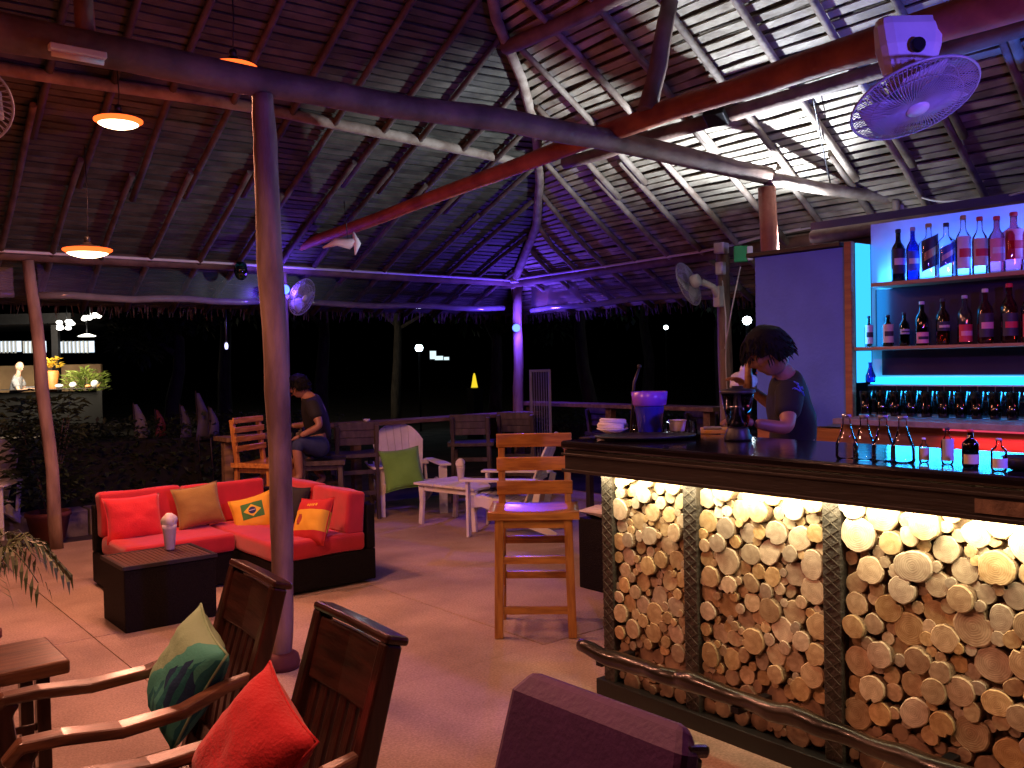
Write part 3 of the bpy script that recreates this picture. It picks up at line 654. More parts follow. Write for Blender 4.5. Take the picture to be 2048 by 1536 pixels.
M_grill = mat('fan_grill_wire', (.40, .40, .44), None, .35, 9)
M_blade = mat('fan_blade_plastic', (.55, .55, .60), None, .35, 9)
def fan(loc, d, rad, label, arm=None, wires=44, mount=None, body=M_pvc):
    d = Vector(d).normalized(); q = d.to_track_quat('Z', 'Y')
    t = thing('wall_fan', label, 'fan', loc); t.rotation_mode = 'QUATERNION'; t.rotation_quaternion = q
    mb = MB(); dep = rad * .36
    for s_, z0 in ((1, dep / 2), (-1, -dep / 2)):
        for k in range(wires):
            a = 2 * pi * k / wires + s_ * .1; pts = []
            for i in range(6):
                u = i / 5; r = rad * (.17 + .83 * u); z = z0 * (1 - u ** 3.0); a2 = a + .25 * (1 - u)
                pts.append((r * cos(a2), r * sin(a2), z))
            mb.tube(pts, .0022 if rad < .3 else .0026, 4, cap=False)
    for rr, zz in ((1, 0), (.72, dep / 2 * .62), (.72, -dep / 2 * .62)):
        mb.tube([(rad * rr * cos(2 * pi * k / 40), rad * rr * sin(2 * pi * k / 40), zz) for k in range(41)], .006 if rr == 1 else .003, 6, cap=False)
    kid('grill', mb, M_grill, t)
    kid('hub_cap', MB().lathe([(rad * .19, dep / 2 - .004), (rad * .17, dep / 2 + .008), (rad * .05, dep / 2 + .012)], 20), body, t)
    for b in range(3):
        bm_ = MB(); vs = []; A = 2 * pi * b / 3
        for i in range(7):
            u = i / 6; r = rad * (.12 + .74 * u); w = .42 + .28 * sin(u * pi)
            for s_ in (-1, 1): vs.append((r * cos(A + s_ * w), r * sin(A + s_ * w), s_ * .022))
        bm_.add(vs, [(2 * i, 2 * i + 1, 2 * i + 3, 2 * i + 2) for i in range(6)], True)
        o = kid('blade', bm_, M_blade, t); so = o.modifiers.new('s', 'SOLIDIFY'); so.thickness = .003
    kid('motor', MB().lathe([(rad * .10, -dep * .5), (rad * .27, -dep * .55), (rad * .30, -dep * .9), (rad * .26, -dep * 1.5), (rad * .12, -dep * 1.6)], 18), body, t)
    if arm is not None:
        Ri = q.inverted(); al = [Ri @ (Vector(p) - Vector(loc)) for p in arm]
        kid('arm', MB().tube(al, [.035, .03, .045, .05][:len(al)], 10), body, t)
        if mount: 
            u_ = Ri @ Vector((0, 0, 1)); c_ = al[-1]; kid('bracket', MB().path([c_ + u_ * .16, c_ + u_ * .02, c_ - u_ * .14], [.30, .27, .19], [.13, .16, .12], Ri @ FW), body, t, bevel=.05)
            kid('pull_knob', MB().lathe([(.03, 0), (.035, .01), (.028, .03)], 14, c_ - (Ri @ FW) * .085, (Ri @ -FW).to_track_quat('Z', 'Y').to_matrix()), M_dmetal, t)
        else: kid('bracket', MB().box(al[-1], (.08, .08, .2), Ri.to_matrix()), body, t, bevel=.012)
    return t
fc = XP(1377, 568, 6.78)
fan(fc, -RT * .72 + FW * .55 - UP * .32, .215, 'white wall fan on the pale post left of the violet board', [fc + Vector((.13, -.05, .02)), fc + Vector((.2, -.13, -.03)), fc + Vector((.27, -.14, -.12))])
fc = D(604, 594, 9.6)
fan(fc, RT * .85 - FW * .38 - UP * .35, .20, 'violet lit wall fan just right of the thick peeled post', [fc + Vector((-.1, .12, .03)), fc + Vector((-.17, .17, -.05)), fc + Vector((-.20, .20, -.12))])
fc = D(1828, 200, 4.0)
fan(fc, -UP * .90 - FW * .36 + RT * .17, .272, 'big violet lit fan hanging face down from the cross beam at upper right', [fc + Vector((0, .06, .10)), fc + Vector((.0, .08, .16)), fc + UP * .23 + RT * .0 + FW * .06], 84, (.27, .15, .22))
fc = D(-72, 205, 4.2)
fan(fc, -FW * .75 + RT * .35 - UP * .5, .20, 'fan at the upper left edge, mostly outside the picture', [fc + Vector((-.1, .1, .1)), fc + Vector((-.12, .2, .18)), fc + Vector((-.12, .24, .3))])
# pale wooden ornament hanging below the cross beam
t = thing('hanging_ornament', 'small pale carved fish shaped ornament hanging beside the cross beam', 'ornament', D(690, 484, 8.4))
kid('body', MB().tube([(.10, -.08, .02), (.03, -.02, -.02), (-.06, .05, .0), (-.16, .13, -.05)], [.012, .05, .035, .008], 10), M_white, t)
kid('fin', MB().tube([(.06, -.05, .09), (.09, -.07, -.02), (.07, -.06, -.12)], [.01, .035, .006], 8), M_white, t)
kid('cord', MB().tube([(.02, -.02, .0), (0, 0, .38)], .004, 5), M_black, t)
# green box beside the fan post
t = thing('green_box', 'green and white box hung beside the pale fan post', 'box', D(1482, 508, 8.3), radians(35))
kid('case', MB().box((0, 0, 0), (.06, .13, .15)), mat('green_plastic', (.02, .32, .08), None, .4, 8), t, bevel=.012); kid('panel', MB().box((-.02, -.08, 0), (.05, .05, .13)), M_pvc, t, bevel=.01)
t = thing('glass_float', 'green glass float hanging under the long eave beside the thick post', 'ornament', D(482, 541, 9.2))
kid('float', MB().ellipsoid((0, 0, 0), (.07, .07, .10)), glassm('green_glass', (.03, .35, .16)), t); kid('cord', MB().tube([(0, 0, .1), (0, 0, .3)], .006, 5), M_black, t)

# ------------------------------------------------------------------ furniture
def bar_stool(label, loc, rz, m1=M_pine, m2=M_pineh, seat=.74, slats=3, group='slat backed wooden bar stools', tall=1.16):
    """front faces local -y"""
    t = thing('bar_stool', label, 'bar stool', loc, rz, group)
    mb = MB(); nx, ny = 8, 6; W_, D_ = .53, .45
    for k in (0, 1):
        for i in range(nx + 1):
            for j in range(ny + 1):
                u = i / nx * 2 - 1; v = j / ny * 2 - 1; z = seat - .018 * (1 - u * u) * (1 - .3 * v * v) if k == 0 else seat - .045
                mb.v.append((u * W_ / 2, v * D_ / 2 - .01, z))
    M_ = (nx + 1) * (ny + 1)
    for i in range(nx):
        for j in range(ny):
            a = i * (ny + 1) + j; q = (a, a + ny + 1, a + ny + 2, a + 1); mb.f.append(q); mb.sm.append(True); mb.f.append([x + M_ for x in q][::-1]); mb.sm.append(False)
    for i in range(nx):
        for j in (0, ny):
            a = i * (ny + 1) + j; b = a + ny + 1; mb.f.append((a, a + M_, b + M_, b) if j == 0 else (a, b, b + M_, a + M_)); mb.sm.append(False)
    for j in range(ny):
        for i in (0, nx):
            a = i * (ny + 1) + j; b = a + 1; mb.f.append((a, b, b + M_, a + M_) if i == 0 else (a, a + M_, b + M_, b)); mb.sm.append(False)
    kid('seat', mb, m2, t)
    for sx in (-1, 1):
        kid('leg', MB().path([(sx * .215, -.195, 0), (sx * .20, -.185, seat - .045)], .05, .05, (0, 1, 0)), m1, t, bevel=.005)
        kid('leg', MB().path([(sx * .215, .20, 0), (sx * .205, .185, seat), (sx * .205, .235, tall - .03)], .042, .042, (0, 1, 0)), m1, t, bevel=.005)
        for z in (.20, .42): kid('side_rail', MB().path([(sx * .21, -.17, z), (sx * .21, .18, z)], .025, .04), m1, t, bevel=.003)
        kid('apron', MB().path([(sx * .20, -.16, seat - .075), (sx * .20, .165, seat - .075)], .022, .05), m1, t, bevel=.003)
    for y, z in ((-.19, .16), (-.19, .455), (.195, .28), (.195, .50)): kid('rail', MB().path([(-.19, y, z), (.19, y, z)], .022, .045), m2, t, bevel=.003)
    kid('apron', MB().path([(-.18, -.185, seat - .075), (.18, -.185, seat - .075)], .022, .05), m2, t, bevel=.003)
    for k in range(slats):
        z = tall - .04 - k * (tall - .86) / max(1, slats - 1) * .97; y = .185 + .05 * (z - seat) / (tall - seat)
        kid('back_slat', MB().path([(-.235, y - .03, z), (-.1, y - .022, z), (.1, y - .022, z), (.235, y - .03, z)], .018, .085 if slats < 4 else .058), m2, t, bevel=.006)
    return t
bar_stool('orange varnished bar stool with three back slats standing at the end of the bar', (3.53, 4.17, 0), radians(-42))
bar_stool('orange ladder backed bar stool behind the red sofa, left of the thick post', (3.72, 8.45, 0), radians(30), slats=4, tall=1.14, seat=.70)
s0 = bar_stool('dark bar stool at the long rail, just right of the seated person', (4.75, 8.55, 0), radians(160), M_dkstool, M_dkstool, group='dark bar stools behind the rails', tall=1.02, seat=.70)
for x, y, a, l in [(6.35, 8.62, 140, 'dark bar stool at the long rail, between the green cushion and the rear white chair'), (7.0, 8.5, 125, 'dark bar stool at the long rail, nearest the far corner post'),
                   (8.35, 8.3, 95, 'dark bar stool beyond the right hand rail, nearest the far corner'), (8.35, 7.5, 85, 'dark bar stool beyond the right hand rail, the middle one'), (8.4, 6.7, 92, 'dark bar stool beyond the right hand rail, nearest the fan post')]:
    dup(s0, (x, y, 0), radians(a), l, 'dark bar stools behind the rails')
def rail(name, pts, h, w, label, legs):
    t = thing(name, label, 'counter rail', pts[0]); P = [Vector(p) - Vector(pts[0]) for p in pts]
    kid('board', MB().path([p + Vector((0, 0, h)) for p in P], w, .045), M_rail, t, bevel=.004)
    for l in legs:
        q = P[0].lerp(P[-1], l); kid('leg', MB().path([q, q + Vector((0, 0, h - .03))], .09, .09, (0, 1, 0)), M_rail, t, bevel=.004)
rail('counter_rail', [(4.40, 8.97, 0), (5.6, 8.98, 0), (7.6, 9.0, 0)], .96, .30, 'long plank counter rail behind the white chairs', (.19, .97))
rail('counter_rail', [(3.45, 8.93, 0), (4.15, 8.95, 0)], .90, .34, 'short plank counter behind the thick post, before the seated person', (.1, .9))
rail('counter_rail', [(7.62, 9.2, 0), (7.66, 6.0, 0)], 1.08, .28, 'plank counter rail on the right, running to the fan post', (.05, .5, .95))

def adirondack(label, loc, rz):
    """front faces local -y, origin between the front legs"""
    t = thing('garden_chair', label, 'garden chair', loc, rz, 'white slatted garden chairs with fan backs'); m_ = M_white
    for sx in (-1, 1):
        kid('front_leg', MB().ab(sx * .34 - .045, sx * .34 + .045, -.012, .012, 0, .515), m_, t, bevel=.004)
        kid('armrest', MB().path([(sx * .36, -.06, .53), (sx * .365, .2, .53), (sx * .345, .66, .53)], [.12, .13, .09], .022), m_, t, bevel=.004)
        kid('side_rail', MB().path([(sx * .30, -.02, .30), (sx * .30, .12, .33), (sx * .30, .32, .26), (sx * .30, .55, .14), (sx * .30, .82, .02)], .025, [.09, .11, .12, .10, .05]), m_, t, bevel=.004)
        kid('rear_post', MB().path([(sx * .30, .58, .12), (sx * .30, .68, .53)], .03, .06, (0, 1, 0)), m_, t, bevel=.004)
    for k in range(6):
        y = .0 + .085 * k; z = .375 - .012 * k - (.03 if k == 0 else 0)
        kid('seat_slat', MB().box((0, y, z), (.63, .075, .018), (-.12, 0, 0)), m_, t, bevel=.004)
    kid('back_rail', MB().path([(-.33, .60, .505), (.33, .60, .505)], .03, .05), m_, t, bevel=.004)
    kid('back_rail', MB().path([(-.24, .53, .27), (.24, .53, .27)], .03, .05), m_, t, bevel=.004)
    for k in range(7):
        u = (k - 3) / 3; ar = lambda q: .72 * (1 - .20 * abs(q) ** 2.4); top = ar(u); x0 = u * .20; x1 = u * .265; mb = MB(); w0, w1 = .060, .086
        p0 = Vector((x0, .50, .28)); ax = Vector(((x1 - x0), .27, .65)); ax.normalize(); p1 = p0 + ax * top
        a = Vector((1, 0, -.28 * u * .4)).normalized(); nr = a.cross(ax).normalized() * .009
        hl, hr = ar(u - .155) - top, ar(u + .155) - top; vs = []
        for s_ in (-1, 1):
            vs += [p0 - a * w0 / 2 + nr * s_, p0 + a * w0 / 2 + nr * s_, p1 + a * w1 / 2 + nr * s_ + ax * hr, p1 + nr * s_ + ax * .002, p1 - a * w1 / 2 + nr * s_ + ax * hl]
        mb.add(vs, [(0, 1, 2, 3, 4), (9, 8, 7, 6, 5)] + [(i, 5 + i, 5 + (i + 1) % 5, (i + 1) % 5) for i in range(5)])
        kid('back_slat', mb, m_, t, bevel=.003)
    return t
adirondack('white fan backed garden chair with the lime green cushion', (5.25, 8.21, 0), radians(-20))
adirondack('white fan backed garden chair half hidden behind the orange bar stool', (5.24, 7.02, 0), radians(-143))
adirondack('white fan backed garden chair cut off by the left edge', D(-28, 1070, 7.4) * Vector((1, 1, 0)) if False else (G(-78, 1085).x, G(-78, 1085).y, 0), radians(-30))
# white side table between the chairs
t = thing('side_table', 'low white wooden side table between the two white garden chairs', 'side table', (5.33, 7.38, 0), radians(9))
for k in range(6): kid('top_slat', MB().ab(-.29, .29, -.43 + .1445 * k, -.43 + .1445 * k + .137, .40, .422), M_white, t, bevel=.003)
for sx in (-1, 1):
    kid('apron', MB().ab(sx * .235 - .01, sx * .235 + .01, -.33, .33, .34, .398), M_white, t, bevel=.003)
    for sy in (-1, 1):
        kid('leg', MB().path([(sx * .23, sy * .37, .398), (sx * .235, sy * .36, .22), (sx * .24, sy * .38, 0)], [.075, .05, .05], .035, (1, 0, 0)), M_white, t, bevel=.004)
for sy in (-1, 1): kid('apron', MB().ab(-.2, .2, sy * .35 - .01, sy * .35 + .01, .34, .398), M_white, t, bevel=.003)

def tissue_cup(label, loc, s=1.0):
    t = thing('tissue_cup', label, 'napkin holder', loc, group='tapered cups of paper napkins')
    kid('cup', MB().lathe([(.028 * s, 0), (.030 * s, .01), (.042 * s, .13 * s), (.045 * s, .16 * s), (.040 * s, .158 * s), (.026 * s, .01)], 16), mat('frosted_cup', (.62, .58, .64), None, .4, 9), t)
    mb = MB(); vs = []; n = 12
    for i in range(7):
        u = i / 6
        for j in range(n):
            a = 2 * pi * j / n; r = s * (.034 + .016 * sin(u * 2.6) - .028 * u ** 3) * (1 + .22 * sin(3 * a + u * 2))
            vs.append((r * cos(a), r * sin(a), s * (.145 + .085 * u)))
    mb.add(vs, [(i * n + j, i * n + (j + 1) % n, (i + 1) * n + (j + 1) % n, (i + 1) * n + j) for i in range(6) for j in range(n)], True); mb.f.append([6 * n + j for j in range(n)]); mb.sm.append(False)
    kid('napkins', mb, M_tissue, t)
tp = G(922, 962, .425); tissue_cup('tapered napkin cup on the low white side table', (tp.x, tp.y, .423), 1.0)
tp = G(340, 1098, .415); tissue_cup('tapered napkin cup on the dark wicker coffee table', (tp.x, tp.y, .412), 1.05)

# pillows and cushions
def pillow_mesh(w, h, t_, n=18, seed=0, p=2.6, pinch=.10, mt=None):
    vs = []; uv = []; rr = random.Random(seed); off = rr.uniform(0, 60)
    for s_ in (1, -1):
        for i in range(n + 1):
            for j in range(n + 1):
                u = i / n * 2 - 1; v = j / n * 2 - 1
                pu = 1 - pinch * (1 - v * v) * abs(u) ** 4; pv = 1 - pinch * (1 - u * u) * abs(v) ** 4
                th = (max(0, 1 - abs(u) ** p) * max(0, 1 - abs(v) ** p)) ** .55
                wr = .010 * mnoise.noise(Vector((u * 2.2 + off, v * 2.2, s_))) + .008 * mnoise.noise(Vector((u * 6 + off, v * 6, s_)))
                vs.append((u * w / 2 * pu, s_ * (t_ / 2 * th + wr * th), v * h / 2 * pv)); uv.append((i / n, j / n))
    M_ = (n + 1) ** 2; fs = []
    for i in range(n):
        for j in range(n):
            a = i * (n + 1) + j; q = (a, a + 1, a + n + 2, a + n + 1); fs.append(q); fs.append([x + M_ for x in q][::-1])
    me = bpy.data.meshes.new('pillow'); me.from_pydata(vs, [], fs)
    ul = me.uv_layers.new(name='UVMap')
    for l in me.loops: ul.data[l.index].uv = uv[l.vertex_index]
    me.polygons.foreach_set('use_smooth', [True] * len(fs))
    bm = bmesh.new(); bm.from_mesh(me); bmesh.ops.remove_doubles(bm, verts=bm.verts, dist=.0004); bm.to_mesh(me); bm.free()
    return me
def orient(o, right, up):
    r = Vector(right).normalized(); u = Vector(up); u = (u - r * u.dot(r)).normalized(); y = u.cross(r)
    M_ = Matrix((r, y, u)).transposed(); l = o.location.copy(); o.rotation_mode = 'QUATERNION'; o.rotation_quaternion = M_.to_quaternion(); o.location = l
def pillow(label, loc, right, up, size, mt, thick=.15, cat='pillow', seed=0, name='pillow', group=None):
    me = pillow_mesh(size[0], size[1], thick, seed=seed); o = link(name, me, mt); tag(o, label, cat, group); o.location = loc; orient(o, right, up)
    # piped seam along the rim
    w, h = size[0] / 2, size[1] / 2; pts = []
    for k in range(33):
        q = k / 32 * 4; e = int(q) % 4; f_ = (q - int(q)) * 2 - 1
        u, v = [(f_, -1), (1, f_), (-f_, 1), (-1, -f_)][e]
        pts.append((u * w * (1 - .10 * (1 - v * v) * abs(u) ** 4), 0, v * h * (1 - .10 * (1 - u * u) * abs(v) ** 4)))
    kid('seam', MB().tube(pts, .004, 5), mt, o)
    return o
def uvmat(name, build, rough=.85):
    M = bpy.data.materials.new(name); M.use_nodes = True; nt = M.node_tree; N = nt.nodes; L = nt.links; B = N['Principled BSDF']; B.inputs['Roughness'].default_value = rough
    tc = N.new('ShaderNodeTexCoord'); sp = N.new('ShaderNodeSeparateXYZ'); L.new(tc.outputs['UV'], sp.inputs[0])
    def mth(op, a, b=None):
        n_ = N.new('ShaderNodeMath'); n_.operation = op
        for i, q in enumerate((a, b)):
            if q is None: continue
            if isinstance(q, (int, float)): n_.inputs[i].default_value = q
            else: L.new(q, n_.inputs[i])
        return n_.outputs[0]
    def rect(x0, x1, y0, y1):
        a = mth('MULTIPLY', mth('GREATER_THAN', sp.outputs[0], x0), mth('LESS_THAN', sp.outputs[0], x1))
        return mth('MULTIPLY', a, mth('MULTIPLY', mth('GREATER_THAN', sp.outputs[1], y0), mth('LESS_THAN', sp.outputs[1], y1)))
    def dia(cx, cy, rx, ry, p=1):
        a = mth('ABSOLUTE', mth('DIVIDE', mth('SUBTRACT', sp.outputs[0], cx), rx)); b = mth('ABSOLUTE', mth('DIVIDE', mth('SUBTRACT', sp.outputs[1], cy), ry))
        if p == 2: a = mth('MULTIPLY', a, a); b = mth('MULTIPLY', b, b)
        return mth('LESS_THAN', mth('ADD', a, b), 1)
    def mix(c, mask, col):
        n_ = N.new('ShaderNodeMix'); n_.data_type = 'RGBA'; L.new(mask, n_.inputs[0])
        if isinstance(c, tuple): n_.inputs[6].default_value = (*c, 1)
        else: L.new(c, n_.inputs[6])
        n_.inputs[7].default_value = (*col, 1); return n_.outputs[2]
    L.new(build(rect, dia, mix, mth, sp, N, L, tc), B.inputs['Base Color'])
    nz = N.new('ShaderNodeTexNoise'); nz.inputs['Scale'].default_value = 140; L.new(tc.outputs['Object'], nz.inputs['Vector']); bp = N.new('ShaderNodeBump'); bp.inputs['Strength'].default_value = .3; bp.inputs['Distance'].default_value = .004
    L.new(nz.outputs[0], bp.inputs['Height']); L.new(bp.outputs[0], B.inputs['Normal'])
    return M
YEL = (.72, .42, .03)
def b_brazil(rect, dia, mix, mth, sp, N, L, tc):
    c = mix(YEL, rect(.28, .78, .42, .80), (.05, .22, .05)); c = mix(c, dia(.53, .61, .20, .15), (.75, .55, .05)); c = mix(c, dia(.53, .61, .085, .085, 2), (.02, .03, .14))
    return mix(c, rect(.46, .60, .605, .622), (.6, .6, .6))
def b_spain(rect, dia, mix, mth, sp, N, L, tc):
    c = mix((.50, .02, .02), rect(-1, 2, .27, .70), YEL); c = mix(c, rect(.26, .36, .38, .60), (.22, .06, .03)); c = mix(c, dia(.31, .50, .075, .10, 2), (.35, .05, .03))
    c = mix(c, rect(.42, .46, .78, .83), YEL); c = mix(c, rect(.48, .52, .77, .83), YEL); c = mix(c, rect(.54, .58, .78, .83), YEL); c = mix(c, rect(.60, .64, .77, .83), YEL); return mix(c, rect(.66, .70, .78, .84), YEL)
def b_leaf(rect, dia, mix, mth, sp, N, L, tc):
    nz = N.new('ShaderNodeTexNoise'); nz.inputs['Scale'].default_value = 5; L.new(tc.outputs['UV'], nz.inputs['Vector'])
    wv = N.new('ShaderNodeTexWave'); wv.inputs['Scale'].default_value = 2.2; wv.inputs['Distortion'].default_value = 3; L.new(tc.outputs['UV'], wv.inputs['Vector'])
    s1 = mth('ADD', mth('MULTIPLY', sp.outputs[0], 1.0), mth('MULTIPLY', sp.outputs[1], -.75)); s1 = mth('ADD', s1, mth('MULTIPLY', nz.outputs[0], .35))
    c = mix((.30, .50, .30), mth('GREATER_THAN', s1, .20), (.08, .42, .34)); c = mix(c, mth('MULTIPLY', mth('GREATER_THAN', s1, .42), mth('LESS_THAN', wv.outputs[0], .55)), (.02, .20, .22))
    return mix(c, mth('MULTIPLY', dia(.80, .55, .22, .26), mth('GREATER_THAN', wv.outputs[0], .35)), (.015, .06, .16))
MP_bra = uvmat('yellow_flag_print', b_brazil); MP_spa = uvmat('red_yellow_flag_print', b_spain); MP_leaf = uvmat('leaf_print', b_leaf)

# corner sofa
sf = thing('corner_sofa', 'L shaped dark wicker corner sofa with red seat and back cushions', 'sofa', (1.82, 7.32, 0))
kid('wicker_frame', MB().ab(0, 1.62, -.78, 0, .02, .25).ab(.82, 1.62, -1.42, -.78, .02, .25).ab(0, 1.62, -.07, -.001, .25, .60).ab(1.55, 1.62, -1.42, -.07, .25, .58), M_rattan, sf, bevel=.012)
def cush(x0, x1, y0, y1, z0, z1, nm, rot=None, b=.03):
    mb = MB().box((0, 0, 0), (x1 - x0, y1 - y0, z1 - z0)); o = kid(nm, mb, M_redc, sf); o.location = ((x0 + x1) / 2, (y0 + y1) / 2, (z0 + z1) / 2)
    s_ = o.modifiers.new('b', 'BEVEL'); s_.width = b; s_.segments = 4
    sb = o.modifiers.new('s', 'SUBSURF'); sb.subdivision_type = 'SIMPLE'; sb.levels = 3; sb.render_levels = 3
    tx = bpy.data.textures.get('soft') or bpy.data.textures.new('soft', 'CLOUDS'); tx.noise_scale = .25
    d = o.modifiers.new('d', 'DISPLACE'); d.texture = tx; d.strength = .018; d.mid_level = .5; d.texture_coords = 'GLOBAL'
    if rot: o.rotation_euler = rot
    for p in o.data.polygons: p.use_smooth = True
    return o
cush(.02, .80, -.80, -.19, .25, .385, 'seat_cushion'); cush(.81, 1.53, -1.43, -.19, .25, .385, 'seat_cushion')
cush(.02, .62, -.20, -.06, .37, .70, 'back_cushion', (-.12, 0, 0)); cush(.64, 1.30, -.20, -.06, .37, .69, 'back_cushion', (-.12, 0, 0))
cush(1.40, 1.54, -.82, -.12, .37, .69, 'back_cushion', (0, .1, 0)); cush(1.39, 1.54, -1.42, -.83, .37, .685, 'back_cushion', (0, .1, 0))
def sofa_pil(label, px, py, y, right, up, size, mt, thick=.15, seed=0):
    p = YP(px, py, y); return pillow(label, p, right, up, size, mt, thick, seed=seed)
RX = Vector((1, 0, 0))
sofa_pil('red square pillow at the left end of the corner sofa', 268, 1036, 6.98, (1, .05, .0), (.12, .32, 1), (.42, .34), M_redp, seed=1)
sofa_pil('mustard pillow leaning on the back of the corner sofa', 397, 1012, 7.0, (1, -.02, .10), (0, .30, 1), (.36, .33), M_gold, seed=2)
sofa_pil('yellow pillow printed with a green flag, in the corner of the sofa', 508, 1032, 6.84, (.85, -.5, .25), (-.1, .4, .9), (.34, .33), MP_bra, seed=3)
sofa_pil('round topped black pillow half hidden behind the thick post', 588, 1010, 6.62, (.25, -1, 0), (.4, 0, 1), (.28, .30), M_blackc, seed=4)
sofa_pil('red and yellow striped flag pillow at the right end of the corner sofa', 625, 1043, 6.02, (.30, -.95, .10), (.42, .1, .9), (.34, .36), MP_spa, seed=5)
pillow('lime green square cushion on the left white garden chair', D(805, 938, 9.45), (.90, -.38, .10), (.15, .42, .9), (.42, .46), M_green, .14, 'cushion', 15)
pillow('dark navy flat cushion on the seat of the right white garden chair', (5.44, 6.80, .43), (.6, .8, 0), (-.8, .6, 0), (.42, .38), M_blackc, .07, 'cushion', 16)
# wicker coffee table
ct = thing('coffee_table', 'dark wicker coffee table with a slatted wooden top before the red sofa', 'coffee table', (1.90, 6.02, 0))
kid('wicker_body', MB().ab(-.285, .285, -.235, .235, .0, .385), M_rattan, ct, bevel=.008)
kid('top_frame', MB().ab(-.295, .295, -.245, -.22, .386, .41).ab(-.295, .295, .22, .245, .386, .41).ab(-.295, -.27, -.218, .218, .386, .41).ab(.27, .295, -.218, .218, .386, .41), M_apron, ct, bevel=.002)
for k in range(18): kid('top_slat', MB().ab(-.268 + .0298 * k, -.268 + .0298 * k + .024, -.217, .217, .39, .408), mat('brown_slat', (.12, .055, .035), (.07, .03, .02), .5, 9, (9, 1, 9), .1), ct)

# foreground armchairs; front faces local -x, origin at the middle of the seat on the floor
def armchair(label, loc, rz=0, solid=None):
    t = thing('armchair', label, 'armchair', loc, rz, 'dark slatted wooden armchairs in the foreground row')
    hw = .185; t.scale = (.97, .97, .982)
    for s_ in (-1, 1):
        kid('rear_stile', MB().path([(.40, s_ * hw, 0), (.30, s_ * hw, .42), (.36, s_ * hw, .62), (.47, s_ * hw, .99)], .04, [.05, .06, .055, .045], (1, 0, 0)), M_dkwoodz, t, bevel=.006)
        kid('front_leg', MB().path([(-.21, s_ * (hw + .01), 0), (-.20, s_ * (hw + .01), .5), (-.22, s_ * (hw + .012), .66), (-.19, s_ * (hw + .012), .70)], .045, [.05, .06, .06, .05], (1, 0, 0)), M_dkwoodz, t, bevel=.01)
        kid('armrest', MB().path([(-.25, s_ * (hw + .015), .665), (-.215, s_ * (hw + .015), .705), (-.12, s_ * (hw + .02), .705), (.02, s_ * (hw + .025), .69), (.18, s_ * (hw + .02), .70), (.30, s_ * (hw + .005), .735), (.385, s_ * (hw - .005), .745)], [.045, .06, .07, .07, .06, .045, .035], .03), M_armwood, t, bevel=.008)
        kid('side_rail', MB().path([(-.18, s_ * hw, .38), (.29, s_ * hw, .37)], .03, .07), M_dkwood, t, bevel=.004)
    for k in range(6): kid('seat_slat', MB().box((-.16 + .085 * k, 0, .425 - .02 * sin(k / 5 * pi)), (.075, .36, .018)), M_dkwood, t, bevel=.004)
    kid('front_rail', MB().path([(-.19, -hw, .385), (-.19, hw, .385)], .03, .07), M_dkwood, t, bevel=.004)
    kid('crest_rail', MB().path([(.445, -hw + .02, .905), (.452, 0, .905), (.445, hw - .02, .905)], .03, .155, (.28, 0, 1)), M_dkwood, t, bevel=.006)
    kid('crest_cap', MB().path([(.478, -hw - .022, .998), (.482, 0, .998), (.478, hw + .022, .998)], .062, .022, (.28, 0, 1)), M_dkwood, t, bevel=.008)
    kid('lower_back_rail', MB().path([(.335, -hw + .02, .50), (.335, hw - .02, .50)], .03, .06, (.28, 0, 1)), M_dkwood, t, bevel=.004)
    if solid is None:
        for k in range(6):
            y = -.135 + .054 * k; kid('back_slat', MB().path([(.345, y, .52), (.375, y, .66), (.43, y, .84)], .038, .014, (1, 0, -.3)), M_dkwoodz, t, bevel=.004)
    else:
        mb = MB().path([(.29, 0, .46), (.335, 0, .62), (.395, 0, .80), (.455, 0, 1.0), (.478, 0, 1.035)], [.42, .43, .435, .42, .37], [.06, .06, .06, .055, .03], (1, 0, -.3))
        o = kid('padded_back', mb, solid, t, 'smooth padded plum coloured back', bevel=.02)
    return t
armchair('dark wooden armchair holding the green leaf print pillow', (.66, 2.655, 0), radians(-4))
armchair('dark wooden armchair holding the foreground red pillow', (.62, 1.975, 0), radians(-3))
armchair('armchair with a smooth padded plum coloured back at the bottom edge', (.645, 1.11, 0), radians(2), solid=M_purple)
pillow('pale green pillow printed with dark teal leaves on an armchair', D(374, 1352, 2.60), RT * .134 - FW * .19 - UP * .086, RT * .09 + FW * .07 + UP * .30, (.26, .32), MP_leaf, .15, seed=8)
pillow('bright red pillow on the nearest slatted armchair', D(503, 1508, 2.08), RT * .154 - FW * .19 - UP * .114, RT * .12 + FW * .08 + UP * .28, (.275, .31), M_redp, .16, seed=9)
# side table at left
t = thing('side_table', 'dark wooden side table cut off by the left edge, before the armchairs', 'side table', (.35, 3.25, 0))
kid('table_top', MB().ab(-.36, .345, -.16, .17, .655, .70), M_armwood, t, bevel=.008)
for sx in (-.3, .27):
    for sy in (-.12, .13): kid('leg', MB().ab(sx - .02, sx + .02, sy - .02, sy + .02, 0, .655), M_dkwoodz, t, bevel=.003)
for z in (.22, .36, .50): kid('rail', MB().path([(-.3, -.12, z), (.27, -.12, z)], .015, .02), M_dkwood, t, bevel=.002)
# dark seat with white cushion behind the bar end
t = thing('wicker_stool', 'low dark wicker seat beyond the end of the bar', 'seat', (4.62, 4.50, 0))
kid('wicker_body', MB().ab(-.22, .22, -.22, .22, 0, .50), M_rattan, t, bevel=.01)
pillow('white flat cushion on the low dark wicker seat', (4.62, 4.50, .545), (1, 0, 0), (0, 1, 0), (.45, .45), M_tissue, .09, 'cushion', 12)

